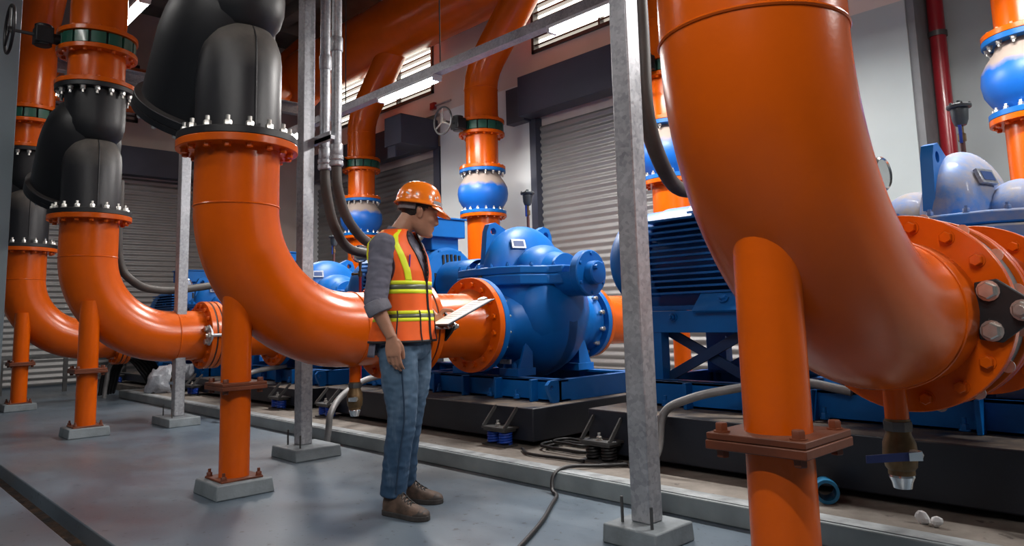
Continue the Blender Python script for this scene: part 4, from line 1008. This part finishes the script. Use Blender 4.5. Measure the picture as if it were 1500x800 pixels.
# legs under the jeans
LEG = {0: [(-.05, .0, .86), (-.040, -.015, .68), (-.030, -.035, .49), (-.055, -.035, .30), (-.078, -.028, .08)], 1: [(.03, .17, .86), (.036, .18, .68), (.012, .19, .49), (-.012, .21, .30), (-.022, .24, .08)]}
for k in (0, 1): limb(LEG[k], [.078, .070, .050, .046, .036])
def hand(wr, fd, up, side, bends, thumb, spread=.0, sc=1.):
    """wr wrist, fd finger direction, up = back of hand, side = thumb side; bends: per-finger list of three bend angles"""
    fd = V(fd).normalized(); up = V(up); up = (up - fd * up.dot(fd)).normalized(); sd = V(side); sd = (sd - fd * sd.dot(fd) - up * sd.dot(up)).normalized()
    wr = V(wr)
    pal = [(-.01, .027, .020), (.02, .033, .019), (.05, .041, .018), (.085, .042, .015), (.097, .036, .012)]
    b.rings([ringp(wr + fd * (a * sc), sd, up, p * sc, q * sc, 20, 2.4) for a, p, q in pal])
    kn = [(.030, .092, .043), (.010, .097, .048), (-.011, .094, .045), (-.031, .086, .036)]
    for (sx, ax, L), bd in zip(kn, bends):
        p = wr + fd * (ax * sc) + sd * (sx * sc) + up * (.001); dr = (fd + sd * (sx * spread)).normalized(); u2 = up.copy(); pts = [p - dr * .02]; rr = [.0088]
        pts.append(p); rr.append(.0092); ang = 0
        for ln, bn, r in zip((L, L * .62, L * .5), bd, (.0088, .0080, .0066)):
            ang += bn; d2 = dr * math.cos(ang) - u2 * math.sin(ang); p = p + d2 * (ln * sc)
            pts.append(p - d2 * ln * .5 * sc); rr.append(r + .0004); pts.append(p); rr.append(r)
        b.tube(pts, [r * sc for r in rr], 10)
        b.ell(p, (rr[-1] * .98 * sc,) * 3, None, 8)
    t0 = wr + fd * (.018 * sc) + sd * (.024 * sc) - up * .004; pts = [t0]; rr = [.015]
    p = t0
    for (a, s_, u_), ln, r in zip(thumb, (.042, .036, .027), (.0140, .0122, .0098)):
        d2 = (fd * a + sd * s_ - up * u_).normalized(); p = p + d2 * (ln * sc); pts.append(p); rr.append(r)
    b.tube(catmull(pts, 3), [r * sc for r in catmull_r(rr, 3)], 10); b.ell(p, (.0083 * sc,) * 3, None, 8)
    return wr, fd, up, sd
hand(RW, (.10, .03, -1), (-.35, -.93, 0), (.93, -.35, 0), [(.22, .42, .3), (.25, .48, .35), (.28, .52, .35), (.35, .55, .4)], [(.88, .32, .40), (.97, .02, .30), (.96, -.12, .30)], .5, 1.0)
NB = V((.215, -.03, .955)); BL = V((.26, .10, .135)).normalized(); BW = V((-.08, .20, 0)).normalized(); BN = BL.cross(BW).normalized()
hand(LW, (.42, -.85, -.30), -BN * 1.0 + V((0, 0, 0)), (.85, .30, .40), [(-.04, .03, .03), (-.04, .03, .03), (-.04, .03, .03), (-.04, .03, .03)], [(.10, .88, .50), (.55, .80, -.22), (.80, .55, -.38)], .5, .95)
BODY = bake(b, 'body', 'skin', .0038, PER, 3)
# ---- eyes, brows, hair
for s in (-1, 1):
    MB().ell(H(.071, s * .031, .014), (.012, .012, .010), HR, 14).done('eye', plain('eye_white', (.5, .48, .46), .2), PER)
    MB().ell(H(.080, s * .031, .012), (.005, .006, .006), HR, 10).done('iris', 'black_rubber', PER)
    MB().ell(H(.086, s * .032, .036), (.006, .020, .004), HR, 12).done('eyebrow', 'black_rubber', PER)
hm = MB(); hm.ell(H(-.016, 0, .045), (.100, .080, .094), HR, 40)
dele = [v for v in hm.bm.verts if (lambda q: q.z < -.048 + max(0, (q.x + .05)) * .9 or q.x > .045)(HR.transposed() @ (v.co - HO))]
bmesh.ops.delete(hm.bm, geom=dele, context='VERTS')
ho = hm.done('hair', plain('black_hair', (.010, .009, .008), .5, 0, .3, 60, bmp=.5, bscale=150), PER, smooth=80)
sm = ho.modifiers.new('thick', 'SOLIDIFY'); sm.thickness = .006; sm.offset = 1
# ---- hard hat
KO = V((.068, .092, 1.626)); kp = math.radians(9)
KF = V((math.cos(kp), .06, -math.sin(kp))).normalized(); KL = V((-.06, 1, 0)).normalized(); KU = KF.cross(KL).normalized(); KR = M((KF, KL, KU)).transposed()
def K(x, y, z): return KO + KF * x + KL * y + KU * z
hat = plain('hard_hat_orange', (.86, .19, .008), .22, 0, .05, 5, coat=.4)
def hatrow(f): return [K(*f(2 * PI * i / 44)) for i in range(44)]
hr = [hatrow(lambda t, r=r, z=z: (.128 * r * math.cos(t) + (.0), .110 * r * math.sin(t), z)) for r, z in ((1.07, -.006), (1.08, .0), (1.0, .006), (.985, .03), (.94, .058), (.86, .083), (.74, .104), (.58, .119), (.39, .129), (.20, .134), (.02, .136))]
hh = MB().rings(hr, True, False, True).done('hard_hat', hat, PER, smooth=60)
s_ = hh.modifiers.new('thick', 'SOLIDIFY'); s_.thickness = .003; s_.offset = -1
vis = []
for k in range(5):
    q = k / 4; row = []
    for i in range(21):
        t = -1.05 + 2.1 * i / 20; w = math.cos(t) ** .6 if abs(t) < 1.5 else 0
        e = .060 * q * max(0, math.cos(t * 1.25))
        row.append(K((.132 + e) * math.cos(t * .98), (.113 + e * .5) * math.sin(t * .98), -.003 - e * .75))
    vis.append(row)
vo = MB().rings(vis, False, False, False).done('visor', hat, hh, smooth=60)
s_ = vo.modifiers.new('thick', 'SOLIDIFY'); s_.thickness = .003
def onhat(az, el, off=.002):
    r = math.cos(el); return K(.128 * r * math.cos(az), .110 * r * math.sin(az), .136 * math.sin(el) + off * 0)
rf = []
for k in (0, 1):
    rf.append([K(.1315 * math.cos(t), .1135 * math.sin(t), .008 + .018 * k) for t in [-.95 + .1 * i for i in range(20)]])
MB().rings(rf, False, False, False).done('reflective_band', plain('grey_reflective', (.42, .44, .46), .35, .3), hh)
random.seed(5)
mk = MB()
for az, el, ro, L in ((-1.5, .95, .3, .017), (-1.2, .75, 2.2, .014), (-1.9, .75, .4, .018), (-2.2, .35, 2.6, .016), (-1.75, .33, 1.9, .009), (-1.15, .30, 1.5, .013), (-.75, .62, 1.9, .018), (-.65, .38, 1.6, .012), (-.82, .30, 1.2, .009), (-2.6, .6, .8, .024), (-1.3, 1.2, .3, .012), (-.2, .7, 1.2, .014), (.6, .6, .3, .014), (1.4, .7, .8, .015), (2.3, .5, 2., .015), (3.0, .5, 1.0, .016), (1.9, .3, .4, .013), (.3, .4, 1.4, .012)):
    p = onhat(az, el); q = HR.transposed(); loc = KR.transposed() @ (p - KO)
    n = (KR @ V((loc.x / .128 ** 2, loc.y / .11 ** 2, loc.z / .136 ** 2))).normalized(); f = frame(n) @ Euler((0, 0, ro)).to_matrix()
    mk.ell(p + n * .001, (L * .95, .0058, .003), f, 10)
mk.done('white_dash_marks', 'white', hh)
sb = []
for z in (-.002, -.036): sb.append([K(-.012 + .100 * math.cos(t), .086 * math.sin(t), z) for t in [PI * .52 + i * PI * .96 / 24 for i in range(25)]])
so = MB().rings(sb, False, False, False).done('suspension_band', plain('grey_webbing', (.30, .28, .29), .7, 0, .3, 30), hh)
s_ = so.modifiers.new('thick', 'SOLIDIFY'); s_.thickness = .004
# ---- shirt, one continuous garment with rolled sleeves
def folds(sc, amp, st=(1, 1, 1)):
    def f(c, n):
        q = V((c.x * st[0], c.y * st[1], c.z * st[2])) * sc
        a = 1 - abs(mnoise.noise(q)) * 2; c2 = mnoise.noise(q * 2.3 + V((7, 3, 1)))
        return amp * (a * .7 + c2 * .5)
    return f
b = MB()
b.rings([torso_ring(z, .0) for z in (.80, .86, .92, 1.02, 1.12, 1.25, 1.34, 1.40, 1.44, 1.475)])
CUFF = []
def sleeve(S, E, W, cuff, b):
    m = S.lerp(E, .5)
    b.tube(catmull([S + V((.01, .02 * (1 if S.y > 0 else 1), .0)) * 0 + V((0, 0, .0)), m, E, E.lerp(W, cuff)], 5), catmull_r([.070, .061, .059, .054], 5), 22)
    b.ell(S + V((0, 0, -.008)), (.070, .070, .066), None, 18)
    e = E.lerp(W, cuff); d = (W - E).normalized()
    CUFF.append((e - d * .005, d))
sleeve(RS, RE, RW, .20, b); sleeve(LS, LE, LW, .22, b)
shirt = plain('grey_work_shirt', (.125, .125, .165), .8, 0, .18, 9)
SH = bake(b, 'shirt', shirt, .006, PER, 3, folds(13, .0065, (1.0, 1.4, 1.7)))
for e, d in CUFF:
    MB().lathe([(.050, -.045), (.0635, -.042), (.066, -.01), (.066, .018), (.062, .026), (.050, .026)], e, d, 28).done('rolled_cuff', plain('pale_grey_cuff', (.19, .19, .225), .8, 0, .15, 12, bmp=.3, bscale=40), SH, bevel=.003)
cl = MB()
for s in (-1, 1):
    nb = V((-.035, .092, 1.487))
    rows = [[nb + FT * (.066 + o) * math.cos(t) + LT * s * (.066 + o) * math.sin(t) + UP * (z - .018 * math.cos(t)) for t in [.25 + i * (PI - .25) / 14 for i in range(15)]] for o, z in ((-.004, .010), (.006, -.008), (.012, -.02))]
    cl.rings(rows, False, False, False)
co = cl.done('shirt_collar', shirt, SH, smooth=70); s_ = co.modifiers.new('thick', 'SOLIDIFY'); s_.thickness = .004
# ---- jeans
b = MB()
b.rings([ringp((-.015, .085, z), FT, LT, d, w, 30, 2.3) for z, d, w in ((.93, .112, .158), (.88, .124, .172), (.82, .128, .176), (.78, .10, .15))])
for k, rads in ((0, [.103, .096, .074, .069, .066]), (1, [.100, .093, .074, .068, .064])):
    P = [V(p) for p in LEG[k]]; P[0].z = .85; P[-1].z = .095
    b.tube(catmull(P, 6), catmull_r(rads, 6), 26)
def denim():
    m, nt, bs = _mat('faded_denim')
    tc = nd(nt, 'ShaderNodeTexCoord'); s = nd(nt, 'ShaderNodeSeparateXYZ'); nt.links.new(tc.outputs['Object'], s.inputs[0])
    fade = ramp(nt, mth(nt, 'ADD', s.outputs['Z'], mth(nt, 'MULTIPLY', noise(nt, 6, 4), .25)), .42, .85)
    c = mix(nt, fade, (.016, .050, .105, 1), (.065, .120, .190, 1))
    c = mix(nt, mth(nt, 'MULTIPLY', ramp(nt, noise(nt, 14, 4, .6, stretch=(1.6, 1.6, .5)), .5, .78), .35), c, (.20, .27, .36, 1))
    nt.links.new(c, bs.inputs['Base Color']); bs.inputs['Roughness'].default_value = .85
    bump(nt, bs, noise(nt, 260, 2), .12, .002); return m
JE = bake(b, 'jeans', denim(), .0065, PER, 3, folds(12, .0055, (1, 1.3, 1.7)))
sx = MB()
P = catmull([V(p) for p in LEG[0]], 6); R_ = catmull_r([.103, .096, .074, .069, .066], 6)
sx.tube([p + V((.15, -1, 0)).normalized() * (r + .0045) for p, r in zip(P, R_)][3:-1], .0045, 6)
sx.done('side_seam', plain('dark_denim_seam', (.010, .030, .065), .9), JE)
# ---- safety vest: an open shell over the torso
def vest_tab(z):
    cx, cy, d, w = lerp_tab(TT, z)
    fl = max(0, (1.05 - z)) * .16
    return cx, cy, d + .020 + fl, w + .014 + fl * .7
def VP(th, z, off=0.):
    cx, cy, d, w = vest_tab(z); t = th
    a, c = math.cos(t), math.sin(t); pw = 2 / 2.3
    a2 = math.copysign(abs(a) ** pw, a); c2 = math.copysign(abs(c) ** pw, c)
    n = (FT * (a / d) + LT * (c / w)).normalized()
    return V((cx, cy, z)) + FT * (d * a2) + LT * (w * c2) + n * off + n * (.004 * math.sin(th * 9 + z * 6) * (1.4 - z))
def vopen(th, z):
    a = abs(math.atan2(math.sin(th), math.cos(th)))
    if z > 1.19 and a < .03 + (z - 1.19) * 1.5 and a < .60: return True
    if 1.18 < z < 1.428:
        h = .40 * min(1, math.sqrt((z - 1.18) / .10))
        if abs(a - PI / 2) < h: return True
    return False
def vpatch(name, mat, ths, zs, off, parent, test=None, th_shift=None, thick=.003):
    bm = bmesh.new(); g = {}
    for i, t in enumerate(ths):
        for j, z in enumerate(zs):
            g[i, j] = bm.verts.new(VP(t + (th_shift(z) if th_shift else 0), z, off))
    for i in range(len(ths) - 1):
        for j in range(len(zs) - 1):
            if test and test((ths[i] + ths[i + 1]) / 2 + (th_shift((zs[j] + zs[j + 1]) / 2) if th_shift else 0), (zs[j] + zs[j + 1]) / 2): continue
            bm.faces.new((g[i, j], g[i + 1, j], g[i + 1, j + 1], g[i, j + 1]))
    bmesh.ops.delete(bm, geom=[v for v in bm.verts if not v.link_faces], context='VERTS')
    m = MB(); m.bm.free(); m.bm = bm; o = m.done(name, mat, parent, smooth=80, norm=False)
    s = o.modifiers.new('thick', 'SOLIDIFY'); s.thickness = thick; s.offset = 1; return o
fr = lambda a, b, n: [a + (b - a) * i / n for i in range(n + 1)]
vor = plain('hi_vis_orange', (.95, .125, .006), .6, 0, .06, 8); vye = plain('hi_vis_yellow', (.80, .90, .02), .5, 0, .05, 8); vgr = plain('reflective_grey', (.13, .15, .10), .35, .2)
VE = vpatch('safety_vest', vor, fr(.02, 2 * PI - .02, 160), fr(.878, 1.482, 84), 0, PER, vopen)
for z0, z1, m_ in ((1.130, 1.152, vye), (1.152, 1.177, vgr), (1.177, 1.198, vye), (.984, 1.002, vye), (1.002, 1.022, vgr), (1.022, 1.040, vye)):
    vpatch('hi_vis_stripe' if m_ is vye else 'reflective_stripe', m_, fr(.02, 2 * PI - .02, 120), fr(z0, z1, 2), .0035, VE, None, None, .001)
for s in (-1, 1):
    sh = (lambda s: (lambda z: s * (.76 + max(0, z - 1.2) ** 1.5 * 1.7)))(s)
    vpatch('hi_vis_stripe', vye, fr(-.12, .12, 6), fr(1.198, 1.478, 40), .0035, VE, None, sh, .001)
    shb = (lambda s: (lambda z: s * (2.3 - max(0, z - 1.2) ** 1.5 * 1.5)))(s)
    vpatch('hi_vis_stripe', vye, fr(-.12, .12, 6), fr(1.198, 1.478, 40), .0035, VE, None, shb, .001)
blk = plain('black_binding', (.012, .010, .012), .7)
vpatch('hem_binding', blk, fr(.02, 2 * PI - .02, 120), fr(.872, .884, 2), .002, VE, None, None, .004)
zp = MB()
for e in (.02, -.02): zp.tube([VP(e, z, .004) for z in fr(.88, 1.19, 14)] + [VP((1 if e > 0 else -1) * min(.60, .03 + (z - 1.19) * 1.5), z, .004) for z in fr(1.20, 1.47, 12)], .0045, 6)
zp.done('front_binding', blk, VE)
for th in (-1.25, -.42, .42): MB().tube([VP(th + (z - .88) * (-.25), z, .006) for z in fr(.88, 1.04, 8)], .004, 6).done('pocket_piping', blk, VE)
mar = plain('maroon_binding', (.06, .012, .02), .7)
for s in (-1, 1):
    lo = [(s * (PI / 2 - .40 * min(1, math.sqrt(max(0, z - 1.18) / .10))), z) for z in fr(1.43, 1.18, 16)]; hi = [(s * (PI / 2 + .40 * min(1, math.sqrt(max(0, z - 1.18) / .10))), z) for z in fr(1.18, 1.43, 16)]
    MB().tube([VP(t, z, .003) for t, z in lo + hi], .005, 6).done('armhole_binding', mar, VE)
vpatch('shirt_tail', shirt, fr(2.7, 4.35, 20), fr(.800, .90, 6), -.008, SH, None, None, .003)
pe = VP(-.62, 1.30, .006)
MB().cyl(pe + V((0, 0, -.03)), pe + V((.004, 0, .035)), .0045, seg=8).done('pen', plain('purple_pen', (.12, .05, .35), .3), VE)
# ---- shoes
def shoe(heel, toe, label):
    heel = V((heel[0], heel[1], 0)); toe = V((toe[0], toe[1], 0)); fx = (toe - heel).normalized(); L = .295; mid = heel.lerp(toe, .5); heel = mid - fx * L / 2; sy = V((-fx.y, fx.x, 0))
    prof = [(0, .012, .06), (.006, .024, .085), (.02, .033, .115), (.05, .038, .140), (.085, .039, .142), (.115, .039, .122), (.145, .041, .098), (.175, .044, .080), (.205, .047, .068), (.235, .047, .061), (.262, .042, .055), (.280, .032, .048), (.291, .018, .038), (.295, .008, .030)]
    rr = []
    for x, w, h in prof:
        c = heel + fx * x; row = []
        for i in range(20):
            t = 2 * PI * i / 20; a = math.cos(t); s = math.sin(t)
            z = .028 + (h - .028) * (max(0, s) ** .8) if s > 0 else .018
            ww = w * math.copysign(abs(a) ** .75, a)
            row.append(c + sy * ww + UP * z)
        rr.append(row)
    o = MB().rings(rr).done('shoe', plain('brown_hiking_leather', (.075, .046, .032), .7, 0, .6, 18, bmp=.2, bscale=50), PER, smooth=70)
    sub = o.modifiers.new('sub', 'SUBSURF'); sub.levels = 1; sub.render_levels = 2
    ol = catmull([(x, w + .004, 0) for x, w, h in prof], 4)
    poly = [(-.003, .0)] + [(p.x, p.y) for p in ol] + [(.300, 0)] + [(p.x, -p.y) for p in ol[::-1]]
    MB().prism(poly, heel + UP * .013, fx, sy, .026).done('sole', plain('dark_rubber_sole', (.030, .027, .026), .8, 0, .3, 20), o, bevel=.004)
    cap = [(x, w + .0012, h + .001) for x, w, h in prof if x > .225]
    MB().rings([[heel + fx * x + sy * (w * math.copysign(abs(math.cos(t)) ** .75, math.cos(t))) + UP * (.024 + (h - .026) * math.sin(t) ** .8 * (1 if x > .24 else .5)) for t in [PI * k / 18 for k in range(19)]] for x, w, h in cap], False, False, False).done('toe_cap', plain('black_toe_leather', (.022, .016, .014), .6), o, smooth=70)
    la = MB()
    for k in range(5):
        x = .105 + k * .020; w, h = lerp_tab([(p[0], p[1], p[2]) for p in prof], x)
        for s in (-1, 1): la.tube([heel + fx * x + sy * (s * .024) + UP * (h * .86 + .004), heel + fx * (x + .006) + UP * (h + .005), heel + fx * (x + .016) + sy * (-s * .022) + UP * (h * .80 + .004)], .0032, 6)
    la.done('laces', 'black_rubber', o)
    MB().ell(heel + fx * .092 + UP * .135, (.030, .028, .022), M((fx, sy, UP)).transposed(), 16).done('tongue', plain('dark_tongue', (.03, .025, .022), .8), o)
    return o
shoe((-.127, .013), (.099, -.196), ''); shoe((-.085, .27), (.185, .14), '')
# ---- clipboard held in the left hand
t = thing('clipboard', 'white papers on a clipboard held in the man\'s left hand', 'clipboard', PER.matrix_basis @ (NB + BL * .16 + BW * .11)); t.rotation_euler = PER.rotation_euler
c = BL * 0
R3 = M((BL, BW, BN)).transposed()
MB().box((0, 0, 0), (.32, .228, .004), R3).done('board', plain('dark_board', (.03, .035, .05), .5), t)
pp = MB()
for k in range(4): pp.box(BN * (.0035 + .0012 * k) + BW * (.002 * (k % 2)) - BL * .002 * k, (.297, .210, .0009), R3 @ Euler((0, 0, .008 * (k - 1.5))).to_matrix())
pp.done('paper_sheets', plain('white_paper', (.90, .90, .92), .6, 0, .02), t)
ln = MB()
for k in range(9): ln.box(BN * .0086 + BL * (.105 - .024 * k) + BW * (.01 * (k % 3)), (.003, .15 - .02 * (k % 3), .0006), R3)
ln.done('printed_lines', plain('grey_print', (.60, .62, .66), .7), t)
MB().box(BN * .010 + BL * .145, (.02, .09, .012), R3).box(BN * .015 + BL * .152, (.012, .05, .008), R3).done('clip', 'bolt', t, bevel=.002)
# ================================================================ world and view
wd = bpy.data.worlds.new('world'); SC.world = wd; wd.use_nodes = True
wd.node_tree.nodes['Background'].inputs[0].default_value = (.75, .86, 1, 1)
wd.node_tree.nodes['Background'].inputs[1].default_value = .065
vs = SC.view_settings; vs.view_transform = 'Standard'; vs.look = 'None'; vs.gamma = 1; vs.exposure = -.08; vs.use_curve_mapping = False
SC.display_settings.display_device = 'sRGB'
